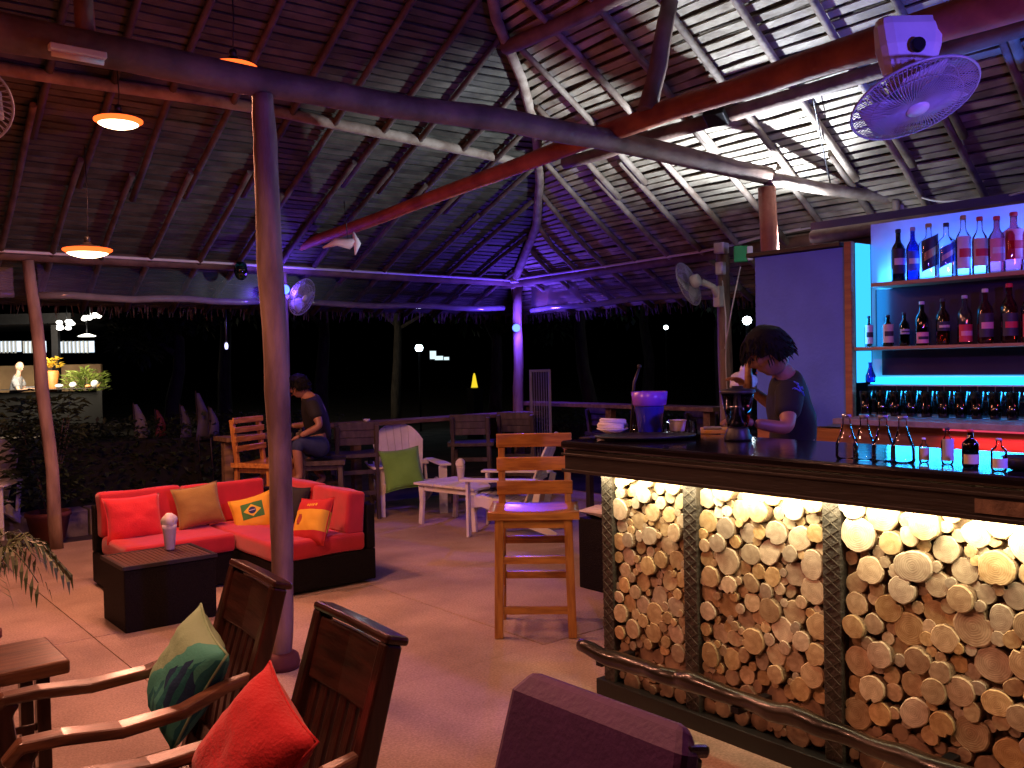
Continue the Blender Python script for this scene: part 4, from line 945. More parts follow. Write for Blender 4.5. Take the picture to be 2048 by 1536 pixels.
# ------------------------------------------------------------------ bottles and things on the bar
M_lab = {k: mat('label_' + k, c, None, .6, 14) for k, c in dict(white=(.75, .72, .70), red=(.65, .04, .05), cream=(.70, .60, .42), dark=(.03, .03, .04), blue=(.06, .12, .55), pink=(.8, .35, .38), gold=(.55, .36, .10), silver=(.5, .5, .55)).items()}
def bottle(label, loc, h, r, glass, cap='dark', lab=('white', .18, .55), kindb='round', slant=False, liquid=None, group=None, neck=.30, capz=.07):
    t = thing('bottle', label, 'bottle', loc, random.uniform(2.2, 3.0) if not slant else radians(200), group)
    rn = r * .36; sh = 1 - neck
    pf = [(r * .9, 0), (r, .012), (r, h * sh * .86), (r * .86, h * sh * .95), (rn * 1.25, h * (sh + .05)), (rn, h * (sh + .10)), (rn, h * (1 - capz))]
    if kindb == 'cone': pf = [(r * .9, 0), (r, .01), (r * .98, h * .34), (r * .62, h * .55), (rn, h * .78), (rn * .95, h * .93), (rn * 1.15, h * .94), (rn * 1.15, h)]
    n = 4 if kindb == 'square' else 16
    if kindb == 'square': pf = [(a * 1.25 if a > rn * 1.3 else a, b) for a, b in pf]
    mb = MB().lathe(pf, 16 if n == 16 else 16)
    if n == 4: mb.v = [((abs(x) ** .45) * (1 if x > 0 else -1) * (r ** .55) if sqrt(x * x + y * y) > rn * 1.3 else x, (abs(y) ** .45) * (1 if y > 0 else -1) * (r ** .55) if sqrt(x * x + y * y) > rn * 1.3 else y, z) for x, y, z in mb.v]
    kid('glass_body', mb, glass, t)
    if liquid: kid('liquid', MB().lathe([(r * .86, .01), (r * .9, .02), (r * .9, h * liquid[1])], 14), liquid[0], t)
    if cap: kid('cap', MB().lathe([(rn * 1.12, h * (1 - capz)), (rn * 1.15, h * (1 - capz) + .004), (rn * 1.12, h - .003), (rn * .9, h)], 12), M_lab[cap], t)
    if lab:
        vs = []; m_ = 12; k = 1.03 if n == 16 else 1.16
        for i in range(m_ + 1):
            a = -1.25 + 2.5 * i / m_ + pi * .5; tl = .10 * (i / m_ - .5) * h * 1.6 if slant else 0
            for z in (lab[1], lab[2]): vs.append((r * k * cos(a), r * k * sin(a), h * z * sh / .7 + tl))
        M_ = MB().add(vs, [(2 * i, 2 * i + 2, 2 * i + 3, 2 * i + 1) for i in range(m_)], True)
        o = kid('paper_label', M_, M_lab[lab[0]], t)
        if len(lab) <= 3 and h > .15: lab = tuple(lab) + ('dark' if lab[0] != 'dark' else 'cream',)
        if len(lab) > 3:
            vs2 = []
            z0, z1 = lab[1] + (lab[2] - lab[1]) * .35, lab[1] + (lab[2] - lab[1]) * .62
            for i in range(m_ + 1):
                a = -.9 + 1.8 * i / m_ + pi * .5; tl = .10 * (i / m_ - .5) * h * 1.6 if slant else 0
                for z in (z0, z1): vs2.append((r * (k + .012) * cos(a), r * (k + .012) * sin(a), h * z * sh / .7 + tl))
            kid('printed_band', MB().add(vs2, [(2 * i, 2 * i + 2, 2 * i + 3, 2 * i + 1) for i in range(m_)], True), M_lab[lab[3]], o)
    t.rotation_euler.z = radians(138) if True else 0
    return t
def onshelf(px, py, x, z): p = XP(px, py, x); return (x, p.y, z)
XS = 5.49
for px, h, r, gl, cap, lab, lb, kw in [
    (1797, .33, .042, M_gdark, 'dark', ('dark', .15, .62, 'white'), 'black bottle with a small pale label, leftmost on the top shelf', {}),
    (1826, .33, .038, M_gblue, 'silver', ('blue', .18, .55, 'white'), 'slim blue bottle, second on the top shelf', {}),
    (1858, .34, .046, M_glass, 'gold', ('dark', .2, .75, 'gold'), 'square whisky bottle with a dark slanted label on the top shelf', dict(kindb='square', slant=True)),
    (1893, .33, .042, M_glass, 'dark', ('blue', .25, .6, 'white'), 'square bottle with a slanted blue label on the top shelf', dict(kindb='square', slant=True)),
    (1927, .36, .042, M_glass, 'gold', ('white', .12, .65, 'red'), 'bottle with a large white and red label on the top shelf', {}),
    (1960, .34, .042, M_glass, 'red', ('cream', .15, .62, 'red'), 'bottle with a cream label and a red cap on the top shelf', {}),
    (1994, .33, .046, M_gpink, 'red', ('pink', .2, .6, 'white'), 'clear pink lit bottle with a pale pink label on the top shelf', {}),
    (2028, .34, .052, M_gpink, 'red', ('pink', .2, .7, 'red'), 'wide pink lit bottle with a round red emblem, rightmost on the top shelf', dict(kindb='square')),
]: bottle(lb, onshelf(px, 545, XS, 2.061), h, r, gl, cap, lab, group='bottles on the top shelf', **kw)
for px, h, r, gl, cap, lab, lb, kw in [
    (1738, .20, .026, M_gdark, 'dark', ('white', .1, .7), 'small dark bottle with a narrow white label, leftmost on the middle shelf', {}),
    (1776, .20, .034, M_gdark, 'dark', ('cream', .12, .7), 'short dark bottle with an arched cream label on the middle shelf', {}),
    (1809, .21, .030, M_gdark, 'dark', ('silver', .35, .5), 'small dark bottle with a thin silver band on the middle shelf', {}),
    (1844, .27, .038, M_gdark, 'white', ('pink', .05, .3), 'dark bottle with a white cap on the middle shelf', {}),
    (1886, .28, .038, M_gamb, 'dark', ('dark', .3, .5), 'amber bottle with a dark label on the middle shelf', {}),
    (1930, .29, .040, M_glass, 'silver', ('red', .05, .4, 'pink'), 'clear bottle with a red base label on the middle shelf', {}),
    (1971, .32, .042, M_gpink, 'white', ('dark', .12, .55, 'pink'), 'pale pink lit bottle with a dark band and a white cap on the middle shelf', {}),
    (2019, .34, .044, M_gpink, 'red', ('dark', .12, .5, 'red'), 'tall red lit bottle with a dark band near the right end of the middle shelf', {}),
    (2058, .32, .040, M_gpink, 'red', ('red', .1, .5), 'red lit bottle cut off by the right edge on the middle shelf', {}),
]: bottle(lb, onshelf(px, 690, 5.48, 1.659), h, r, gl, cap, lab, group='bottles on the middle shelf', **kw)
bottle('small glass jar on the ledge beside the cyan strip', (5.50, 3.11, 1.43), .13, .032, M_gblue, None, None, 'cone')
ZT = 1.226
M_cola = mat('dark_syrup', (.02, .008, .006), None, .3, 9)
for i, (px, py) in enumerate([(1694, 918), (1729, 920), (1767, 923), (1806, 926)]):
    q = G(px, py, ZT); lb = ['first clear long necked bottle from the left on the bar top', 'second clear long necked bottle from the left on the bar top', 'third clear long necked bottle from the left on the bar top', 'fourth clear long necked bottle from the left on the bar top'][i]
    bottle(lb, (q.x, q.y, ZT), .165, .040, M_glass, 'silver', None, 'cone', group='clear bottles on the bar top')
for px, py, h, r, gl, cap, lab, lb in [
    (1848, 924, .085, .017, M_glass, 'white', ('cream', .1, .6), 'tiny clear jar with a cream label on the bar top'),
    (1895, 928, .125, .020, M_glass, 'dark', ('silver', .1, .7), 'small sauce bottle with a black cap on the bar top'),
    (1941, 934, .125, .026, M_gdark, 'red', ('cream', .1, .35), 'small dark red sauce bottle on the bar top'),
    (1998, 942, .105, .024, M_glass, 'silver', ('white', .1, .4), 'small clear bottle with a pale band on the bar top')]:
    q = G(px, py, ZT); bottle(lb, (q.x, q.y, ZT), h, r, gl, cap, lab, group='small sauce bottles on the bar top')
q = G(2046, 940, ZT); t = thing('bowl', 'black round bowl at the right edge of the bar top', 'bowl', (q.x, q.y, ZT)); kid('bowl', MB().lathe([(.03, 0), (.045, .005), (.06, .04), (.056, .042), (.04, .01), (.0, .008)], 20), M_black, t)
kid('rim', MB().tube([(.058 * cos(a * pi / 12), .058 * sin(a * pi / 12), .042) for a in range(25)], .003, 6), M_black, t)
for k in range(25):
    o = thing('glass_tumbler', 'tall dark glass in the long row under the cyan strip', 'glass', (5.40 + random.uniform(-.01, .01), 3.08 - .098 * k, 1.225), 0, 'dark glasses in a row under the cyan strip')
    kid('wall', MB().lathe([(.030, 0), (.031, .012), (.041, .155), (.038, .155), (.029, .014)], 14), glassm('smoked_glass', (.10, .09, .13)), o)
    kid('foot', MB().lathe([(.029, .002), (.030, .011)], 12), mat('pink_lit_glass_foot', (.7, .45, .5), None, .2, 9), o)  # pink highlight at the base put into the foot colour
# tray with napkins
q = G(1290, 878, ZT); TR = q; t = thing('serving_tray', 'black oval serving tray on the left end of the bar', 'tray', (q.x, q.y, ZT), radians(-38))
tb = MB(); n = 32; pr_ = [(.0, .004), (.9, .004), (1, .012), (1.02, .02), (.99, .02), (.9, .008), (0, .008)]
vs = [(.24 * r * cos(2 * pi * j / n), .15 * r * sin(2 * pi * j / n), z) for r, z in pr_ for j in range(n)]
tb.add(vs, [(i * n + j, i * n + (j + 1) % n, (i + 1) * n + (j + 1) % n, (i + 1) * n + j) for i in range(len(pr_) - 1) for j in range(n)], True); kid('dish', tb, M_black, t); kid('liner', MB().lathe([(.12, .009), (.12, .0095)], 24), M_apron, t)
q = G(1225, 868, ZT); t = thing('plate', 'white plate with rolled napkins on the left end of the bar', 'plate', (q.x, q.y, ZT + .01)); kid('dish', MB().lathe([(.045, 0), (.05, .004), (.082, .018), (.08, .021), (.05, .008), (0, .007)], 28), M_shin, t)
for k, (a, dx) in enumerate([(.2, 0), (.5, .03), (-.1, -.03)]):
    t = thing('rolled_napkin', ['white rolled napkin lying across the white plate, the top one', 'white rolled napkin lying on the white plate, nearest the tray', 'white rolled napkin lying on the white plate, nearest the bar end'][k], 'napkin', (q.x + dx, q.y + dx * .5, ZT + .042 + (.022 if k == 0 else 0)), a + 2.2)
    kid('roll', MB().tube([(-.07, 0, 0), (0, 0, .002), (.065, 0, 0)], [.013, .015, .014], 10), M_tissue, t); kid('fold', MB().tube([(-.068, .006, .004), (.06, .008, .012)], .008, 8), M_tissue, t)
q = G(1300, 868, ZT); t = thing('ice_bucket', 'translucent blue ice bucket with a violet rim on the tray', 'bucket', (q.x, q.y, ZT + .01), .4)
kid('body', MB().lathe([(.055, 0), (.06, .005), (.074, .13), (.074, .135), (.068, .13), (.05, .01)], 20), mat('cobalt_plastic', (.03, .03, .42), None, .2, 9), t)
kid('inner', MB().lathe([(.05, .01), (.062, .12), (.0, .121)], 16), mat('cobalt_inside', (.02, .02, .25), None, .4, 9), t)
kid('collar', MB().lathe([(.078, .135), (.085, .14), (.092, .205), (.088, .207), (.07, .14)], 20), mat('violet_plastic', (.25, .08, .8), None, .25, 9), t)
q = G(1262, 866, ZT); t = thing('menu_stick', 'thin black stirring stick leaning beside the blue bucket', 'stick', (q.x, q.y, ZT)); kid('rod', MB().tube([(0, 0, 0), (.03, .0, .26), (.05, -.02, .34)], [.007, .008, .006], 8), M_black, t); kid('tip', MB().ellipsoid((.05, -.02, .345), (.012, .012, .012)), M_black, t)
q = G(1355, 866, ZT); t = thing('cup', 'small white plastic cup right of the blue bucket', 'cup', (q.x, q.y, ZT + .01)); kid('wall', MB().lathe([(.036, 0), (.038, .005), (.046, .055), (.043, .055), (.03, .01)], 18), mat('frosted_cup', (.62, .58, .64)), t); kid('rim', MB().tube([(.046 * cos(a * pi / 12), .046 * sin(a * pi / 12), .055) for a in range(25)], .002, 5), M_shin, t)
q = G(1420, 866, ZT); t = thing('board', 'yellow edged chopping board beside the blender jar', 'board', (q.x + .06, q.y + .02, ZT), .7); kid('board', MB().box((0, 0, .009), (.22, .14, .018)), mat('yellow_plastic', (.65, .33, .03), None, .4, 9), t, bevel=.004); kid('cloth', MB().box((-.02, .01, .022), (.12, .09, .01)), M_stonec, t, bevel=.004)
q = G(1476, 880, ZT); t = thing('blender_jar', 'glass blender jar half full of dark drink before the barman', 'blender', (q.x, q.y, ZT), .5)
kid('base', MB().lathe([(.062, 0), (.064, .01), (.05, .05), (.045, .06)], 18), M_black, t)
kid('jar', MB().lathe([(.045, .06), (.048, .065), (.075, .215), (.072, .215), (.043, .068)], 20), M_glass, t)
kid('drink', MB().lathe([(.04, .068), (.058, .145), (0, .146)], 18), mat('green_black_drink', (.01, .02, .015), None, .2, 9), t)
kid('lid', MB().lathe([(.08, .216), (.084, .22), (.08, .232), (.03, .238), (.025, .25)], 20), M_black, t)
kid('handle', MB().tube([(.07, 0, .20), (.115, 0, .19), (.112, 0, .11), (.056, 0, .09)], .009, 8), M_glass, t)
# counter shelf things behind: bag, wooden stick frame
p = D(1487, 765, 5.6); t = thing('plastic_bag', 'crumpled white plastic bag behind the barman hand', 'bag', p); mb = MB().ellipsoid((0, 0, 0), (.09, .07, .07), n=14, m=10, fn=lambda v: v * (1 + .35 * mnoise.noise(v * 2.3)))
kid('sack', mb, mat('thin_white_plastic', (.6, .6, .72), None, .4, 9, bump=.5), t); kid('knot', MB().ellipsoid((0, 0, .08), (.02, .02, .03)), M_pvc, t)
wb = thing('service_table', 'dark low service table behind the bar between the posts', 'table', (5.0, 4.55, 0)); kid('table_top', MB().ab(-.5, .45, -.25, .25, 1.02, 1.06), M_apron, wb, bevel=.004)
for sx in (-.45, .4):
    for sy in (-.2, .2): kid('leg', MB().ab(sx - .02, sx + .02, sy - .02, sy + .02, 0, 1.02), M_black, wb)
for k in range(6):
    px = 1335 + 30 * k; q = D(px, 842 - 3 * (k % 2), 6.2); q.z = 1.062; q.y = min(4.75, max(4.35, q.y)); q.x = 4.62 + .12 * k
    o = thing('glass_tumbler', 'upturned glass tumbler on the dark service table, ' + ['leftmost', 'second from the left', 'third from the left', 'third from the right', 'second from the right', 'rightmost'][k] + ' of its row', 'glass', q, group='upturned tumblers on the service table'); kid('wall', MB().lathe([(.035, 0), (.030, .09), (.028, .09), (.032, .002)], 14), M_glass, o); kid('foot', MB().lathe([(.03, .088), (.03, .095)], 12), M_glass, o)

# ------------------------------------------------------------------ people
def bake(objs, name, mt, parent):
    """evaluate the modifiers and join into one continuous mesh"""
    dg = bpy.context.evaluated_depsgraph_get(); bm = bmesh.new()
    for o in objs:
        e = o.evaluated_get(dg); me = bpy.data.meshes.new_from_object(e); me.transform(o.matrix_world); bm.from_mesh(me); bpy.data.meshes.remove(me)
    for o in objs: bpy.data.objects.remove(o)
    me = bpy.data.meshes.new(name); bm.to_mesh(me); bm.free()
    for p in me.polygons: p.use_smooth = True
    me.materials.clear(); me.materials.append(mt)
    o = bpy.data.objects.new(name, me); COL.objects.link(o)
    if parent is not None: o.parent = parent; o.matrix_parent_inverse = parent.matrix_world.inverted()
    return o
def skin(verts, edges, radii, root=0, sub=2):
    me = bpy.data.meshes.new('s'); me.from_pydata([tuple(v) for v in verts], edges, []); o = bpy.data.objects.new('s', me); COL.objects.link(o)
    o.modifiers.new('k', 'SKIN'); sv = me.skin_vertices[0].data
    for i, r in enumerate(radii): sv[i].radius = (r, r) if not isinstance(r, tuple) else r; sv[i].use_root = i == root
    s_ = o.modifiers.new('u', 'SUBSURF'); s_.levels = sub; s_.render_levels = sub
    return o
def hand(wrist, elbow, curl=.5, side=1, palm_n=None):
    """five finger chains and a palm, growing on from the forearm"""
    w = Vector(wrist); d = (w - Vector(elbow)).normalized(); n = Vector(palm_n or (0, 0, -1)); n = (n - d * n.dot(d)).normalized(); s_ = d.cross(n) * side; out = []
    out.append(skin([w, w + d * .045, w + d * .085], [(0, 1), (1, 2)], [.026, (.034, .02), (.038, .016)]))
    for k, (off, L_) in enumerate([(-.030, .066), (-.010, .075), (.010, .071), (.028, .056)]):
        b = w + d * .07 + s_ * off; a1 = d; P = [b]; ang = 0
        for seg in (.035, L_ * .42, L_ * .33, L_ * .25):
            P.append(P[-1] + (d * cos(ang) + n * sin(ang)) * seg); ang += curl
        out.append(skin(P, [(i, i + 1) for i in range(4)], [.010, .0095, .009, .0085, .0075], sub=1))
    b = w + d * .02 - s_ * .02; P = [b, b + (d * .6 - s_ * .8).normalized() * .035, b + (d * .6 - s_ * .8).normalized() * .035 + (d * .9 - s_ * .3 + n * .4).normalized() * .035, b + (d * .6 - s_ * .8).normalized() * .035 + (d * .9 - s_ * .2 + n * .6).normalized() * .06]
    out.append(skin(P, [(0, 1), (1, 2), (2, 3)], [.014, .012, .0105, .009], sub=1))
    return out
def head_obj(c, face, up, s=1.0):
    """head as a shaped ellipsoid with brow, nose, lips, chin, eyes sockets and ears"""
    f = Vector(face).normalized(); u = Vector(up); u = (u - f * u.dot(f)).normalized(); l = u.cross(f)
    R_ = Matrix((f, l, u)).transposed(); mb = MB()
    def fn(v):
        x, y, z = v.x, v.y, v.z
        if z < 0: y *= 1 - .30 * (-z) ** 1.2; x *= 1 - .10 * (-z)
        if x > 0:
            x *= .92
            g_ = lambda yy, zz, sy, sz: exp(-((y - yy) / sy) ** 2 - ((z - zz) / sz) ** 2)
            x += .26 * g_(0, -.22, .13, .13) + .12 * g_(0, -.02, .10, .16) + .07 * g_(0, .16, .5, .10) - .10 * g_(.33, .0, .16, .10) - .10 * g_(-.33, .0, .16, .10) + .09 * g_(0, -.50, .22, .06) + .07 * g_(0, -.60, .2, .06) + .10 * g_(0, -.86, .3, .14)
        return Vector((x, y, z))
    mb.ellipsoid(c, (.098 * s, .078 * s, .118 * s), R_, 36, 30, fn)
    for sg in (-1, 1): mb.ellipsoid(Vector(c) + R_ @ Vector((-.005, sg * .078, -.005)) * s, (.018 * s, .007 * s, .032 * s), R_, 10, 8)
    return kid('h', mb, None), R_
def hair_obj(c, R_, s, mt, parent, length=.0):
    mb = MB()
    def fn(v):
        k = 1 + .05 * mnoise.noise(Vector((v.x * 2, v.y * 2, v.z * 2))) + .02 * mnoise.noise(v * 9)
        return v * k
    n, m_ = 30, 22; vs = []; fs = []; R0 = Vector((.114, .094, .122))
    for i in range(m_ + 1):
        ph = pi * i / m_ * .86
        for j in range(n):
            th = 2 * pi * j / n; fr_ = cos(th)   # 1 = front
            lim = (.50 if fr_ > .55 else .62 if fr_ > .1 else .80 + length); p2 = min(ph, pi * lim * .86)
            v = fn(Vector((sin(p2) * cos(th), sin(p2) * sin(th), cos(p2))))
            vs.append(Vector(c) + R_ @ Vector((v.x * R0.x - .006, v.y * R0.y, v.z * R0.z + .006)) * s)
    for i in range(m_):
        for j in range(n):
            a = i * n + j; b = i * n + (j + 1) % n; fs.append((a, a + n, b + n, b))
    mb.add(vs, fs, True)
    for k in range(420):   # loose tufts
        th = random.uniform(0, 6.28); ph = random.uniform(.2, 1.45 if cos(th) > .3 else 2.0)
        v = Vector((sin(ph) * cos(th), sin(ph) * sin(th), cos(ph))); p = Vector(c) + R_ @ Vector((v.x * R0.x, v.y * R0.y, v.z * R0.z)) * s
        dn = (R_ @ (v * .5 + Vector((.15, 0, -.8)))).normalized(); mb.tube([p - (R_ @ v) * .006, p + dn * .02 + (R_ @ v) * .004, p + dn * .042], [.004, .0035, .0008], 4, cap=False)
    return kid('hair', mb, mt, parent)
def person(label, head, face, up, J, skin_m, shirt_m, trouser_m, hair_m, group=None, seated=False, print_at=None, hs=1.0, palm=(0, 0, -1), curl=.55):
    """J: joints pelvis, waist, chest, neck, shL, elL, wrL, shR, elR, wrR, hipL, knL, anL, toL, hipR, ..."""
    base = Vector((J['pelvis'].x, J['pelvis'].y, 0)); t = thing('person', label, 'person', base); bpy.context.view_layer.update()
    keys = ['pelvis', 'waist', 'chest', 'neck', 'headb', 'shL', 'elL', 'wrL', 'shR', 'elR', 'wrR', 'hipL', 'knL', 'anL', 'toL', 'hipR', 'knR', 'anR', 'toR']
    J = dict(J); J['headb'] = Vector(head) + (J['neck'] - Vector(head)) * .25; ix = {k: i for i, k in enumerate(keys)}
    E_ = [('pelvis', 'waist'), ('waist', 'chest'), ('chest', 'neck'), ('neck', 'headb'), ('chest', 'shL'), ('shL', 'elL'), ('elL', 'wrL'), ('chest', 'shR'), ('shR', 'elR'), ('elR', 'wrR'), ('pelvis', 'hipL'), ('hipL', 'knL'), ('knL', 'anL'), ('anL', 'toL'), ('pelvis', 'hipR'), ('hipR', 'knR'), ('knR', 'anR'), ('anR', 'toR')]
    rad = dict(pelvis=.115, waist=.105, chest=.115, neck=.052, headb=.05, shL=.058, elL=.04, wrL=.027, shR=.058, elR=.04, wrR=.027, hipL=.085, knL=.055, anL=.038, toL=.03, hipR=.085, knR=.055, anR=.038, toR=.03)
    b = skin([J[k] for k in keys], [(ix[a], ix[c]) for a, c in E_], [rad[k] for k in keys])
    h, R_ = head_obj(head, face, up, hs); parts = [b, h] + hand(J['wrL'], J['elL'], curl, 1, palm) + hand(J['wrR'], J['elR'], curl, -1, palm)
    body = bake(parts, 'body', skin_m, t)
    # clothes: own skins slightly larger than the body
    sk = ['pelvis', 'waist', 'chest', 'neckb', 'shL', 'slL', 'shR', 'slR']; J['neckb'] = J['chest'].lerp(J['neck'], .72); J['slL'] = J['shL'].lerp(J['elL'], .72); J['slR'] = J['shR'].lerp(J['elR'], .72)
    sr = dict(pelvis=.140, waist=.128, chest=.142, neckb=.072, shL=.080, slL=.068, shR=.080, slR=.068); si = {k: i for i, k in enumerate(sk)}
    s_ = skin([J[k] for k in sk], [(si[a], si[c]) for a, c in [('pelvis', 'waist'), ('waist', 'chest'), ('chest', 'neckb'), ('chest', 'shL'), ('shL', 'slL'), ('chest', 'shR'), ('shR', 'slR')]], [sr[k] for k in sk])
    sh = bake([s_], 'shirt', shirt_m, t)
    for v in sh.data.vertices: v.co += v.normal * (.010 * mnoise.noise(v.co * 9))
    tk = ['pelvis', 'hipL', 'knL', 'cuL', 'hipR', 'knR', 'cuR']; f_ = .35 if seated else .85; J['cuL'] = J['knL'].lerp(J['anL'], f_); J['cuR'] = J['knR'].lerp(J['anR'], f_)
    tr_ = dict(pelvis=.132, hipL=.105, knL=.076, cuL=.062, hipR=.105, knR=.076, cuR=.062); ti = {k: i for i, k in enumerate(tk)}
    q_ = skin([J[k] for k in tk], [(ti[a], ti[c]) for a, c in [('pelvis', 'hipL'), ('hipL', 'knL'), ('knL', 'cuL'), ('pelvis', 'hipR'), ('hipR', 'knR'), ('knR', 'cuR')]], [tr_[k] for k in tk])
    bake([q_], 'trousers', trouser_m, t)
    hr = None
    if hair_m: 
        hr = hair_obj(head, R_, hs, hair_m, t); hr.matrix_parent_inverse = t.matrix_world.inverted()
    # eyes and mouth
    ey = MB()
    for sg in (-1, 1): ey.ellipsoid(Vector(head) + R_ @ Vector((.076, sg * .029, .002)) * hs, (.011, .012, .010), R_, 10, 8)
    e = kid('eyes', ey, M_lab['dark'], t); e.matrix_parent_inverse = t.matrix_world.inverted()
    mo = kid('mouth', MB().ellipsoid(Vector(head) + R_ @ Vector((.092, 0, -.066)) * hs, (.006, .022, .005), R_, 10, 6), mat('lips', (.32, .10, .08)), t); mo.matrix_parent_inverse = t.matrix_world.inverted()
    return t
def V3(px, py, t): return D(px, py, t)
# barman
J = dict(pelvis=V3(1578, 945, 4.88), waist=V3(1592, 868, 4.88), chest=V3(1588, 790, 4.84), neck=V3(1562, 738, 4.78), shL=V3(1577, 785, 4.66), elL=V3(1575, 858, 4.52), wrL=V3(1508, 846, 4.50),
         shR=V3(1568, 778, 5.02), elR=V3(1556, 820, 5.18), wrR=V3(1500, 778, 5.10))
J['hipL'] = J['pelvis'] + Vector((-.06, -.08, -.06)); J['hipR'] = J['pelvis'] + Vector((.06, .08, -.06))
for s_, o in (('L', Vector((-.07, -.09, 0))), ('R', Vector((.07, .09, 0)))):
    q = J['pelvis'] + o; J['kn' + s_] = Vector((q.x, q.y + .02, .50)); J['an' + s_] = Vector((q.x, q.y, .08)); J['to' + s_] = Vector((q.x - .08, q.y + .13, .035))
hc = V3(1535, 703, 4.74)
bm_ = person('barman in a black T-shirt bending over the bar, mixing a drink', hc, -RT * .86 + FW * .15 - UP * .48, UP * .85 - RT * .45, J, M_skin, M_tee, M_jean, M_hair, hs=1.10, curl=.35)
# blue print on the shoulder, lying on the cloth
sh_ = [o for o in bpy.data.objects if o.parent == bm_ and o.name.startswith('shirt')][0]
pm = MB(); c0 = V3(1600, 768, 4.60); bpy.context.view_layer.update()
def oncloth(p):
    ok, q, n_, f_ = sh_.closest_point_on_mesh(p); return q + n_ * .003
for k in range(12):
    a = c0 + RT * random.uniform(-.045, .035) + UP * random.uniform(-.045, .04)
    pm.tube([oncloth(a), oncloth(a + RT * random.uniform(-.02, .02) + UP * .012), oncloth(a + RT * .02 - UP * random.uniform(0, .02))], .003, 4)
sp_ = kid('shirt_print', pm, mat('blue_print', (.10, .13, .60), None, .7, 9), bm_, 'small blue printed emblem on the shoulder of the shirt'); sp_.matrix_parent_inverse = bm_.matrix_world.inverted()
# hand item: pink stick box the far hand is holding
t = thing('wooden_muddler', 'pale wooden muddler held upright in the barman far hand', 'muddler', V3(1497, 775, 5.02)); kid('shaft', MB().tube([(0, 0, 0), (0, 0, .16)], [.022, .020], 12), M_shelf, t); kid('knob', MB().ellipsoid((0, 0, .165), (.022, .022, .012)), M_shelf, t)
# person at the rail
J = dict(pelvis=V3(640, 888, 9.075), waist=V3(637, 855, 9.075), chest=V3(628, 812, 9.042), neck=V3(612, 788, 9.020), shL=V3(626, 812, 8.833), elL=V3(640, 852, 8.745), wrL=V3(600, 872, 8.745),
         shR=V3(618, 808, 9.262), elR=V3(612, 850, 9.350), wrR=V3(582, 852, 9.240), hipL=V3(636, 893, 8.943), knL=V3(592, 884, 8.745), anL=V3(600, 955, 8.745), toL=V3(583, 963, 8.690), hipR=V3(634, 893, 9.207), knR=V3(604, 900, 9.350), anR=V3(648, 958, 9.240), toR=V3(632, 968, 9.185))
person('person in black shirt and jeans sitting at the rail with lowered head', V3(597, 772, 8.998), -RT * .9 + FW * .2 - UP * .3, UP, J, M_skin, M_tee, M_jean, M_hair, seated=True)
st_ = dup(s0, (V3(645, 900, 9.13).x, V3(645, 900, 9.13).y, 0), radians(60), 'dark bar stool under the person sitting at the rail', 'dark bar stools behind the rails')
st_.scale = (.95, .95, .98)

# ------------------------------------------------------------------ the lit restaurant next door
FD = 21.0
def FP(px, py, t=FD): return D(px, py, t)
gz = -.1
nb = thing('neighbour_restaurant', 'brightly lit open restaurant far beyond the left posts', 'building', (FP(60, 700).x, FP(60, 700).y, gz)); bpy.context.view_layer.update()
def nbk(name, mb, mt, label=None):
    o = kid(name, mb, mt, nb, label); o.matrix_parent_inverse = nb.matrix_world.inverted(); return o
a = RT.copy(); a.z = 0; a.normalize(); f2 = FW.copy(); f2.z = 0; f2.normalize()
def slab(px0, px1, py0, py1, t, th=.1):
    p0 = FP(px0, py1, t); p1 = FP(px1, py0, t); w = (p1 - p0); wd = w.dot(a); c = p0 + w / 2
    return MB().box(c, (abs(wd), th, abs(p1.z - p0.z)), Matrix((a, f2, Vector((0, 0, 1)))).transposed())
nbk('rear_wall', slab(-260, 203, 728, 792, 24), mat('tan_wall', (.42, .26, .13), (.28, .16, .08), .8, 2))
nbk('floor_slab', slab(-260, 203, 862, 868, 22, 5), M_dkstool)
nbk('roof', slab(-260, 215, 634, 662, 24, 4), M_dmetal)
nbk('post', slab(108, 118, 650, 800, 21.5, .12), M_dmetal); nbk('post', slab(-40, -30, 650, 800, 21.5, .12), M_dmetal)
for i, (x0, x1) in enumerate([(-90, 42), (47, 92), (118, 188)]):
    o = nbk('corrugated_panel', slab(x0, x1, 682, 706, 22.5, .03), emis('lit_panel_glow', (.75, .88, 1.0), 1.3), 'white corrugated panel, its brightness put in as glow')  # panel is no lamp; the light on it is put in as glow
    n_ = int((x1 - x0) / 8)
    for k in range(n_): nbk('rib', slab(x0 + 8 * k, x0 + 8 * k + 2.2, 682, 706, 22.4, .05), mat('grey_rib', (.35, .38, .42)))
lamp('AREA', 'restaurant_light', FP(60, 640, 19.2), 270, (1, .86, .62), 2.0, FP(60, 790, 24))
def far_pend(px, py, w, label, flower=False):
    t = thing('pendant_lamp', label, 'pendant lamp', FP(px, py, 19.5)); k = w / FOC * 19.5 / 2
    if flower:
        mb = MB()
        for i in range(9): mb.ellipsoid((k * random.uniform(-.9, .9), k * random.uniform(-.5, .5), k * random.uniform(-.45, .45)), (k * .35, k * .3, k * .22), n=8, m=6)
        kid('lamp_shade', mb, emis('white_petals', (1, .95, .85), 5), t)
    else: kid('lamp_shade', MB().lathe([(k, 0), (k * .9, k * .1), (k * .3, k * .3)], 18), emis('white_petals', (1, .95, .85), 5), t)
    kid('cord', MB().tube([(0, 0, k * .2), (0, 0, .6)], .012, 5), M_black, t)
far_pend(134, 650, 36, 'white flower shaped lamp in the lit restaurant, left of its neighbour', True)
far_pend(180, 636, 34, 'white flower shaped lamp in the lit restaurant, nearest the dark wall', True)
far_pend(174, 673, 34, 'flat white disc lamp in the lit restaurant under the flower lamps')
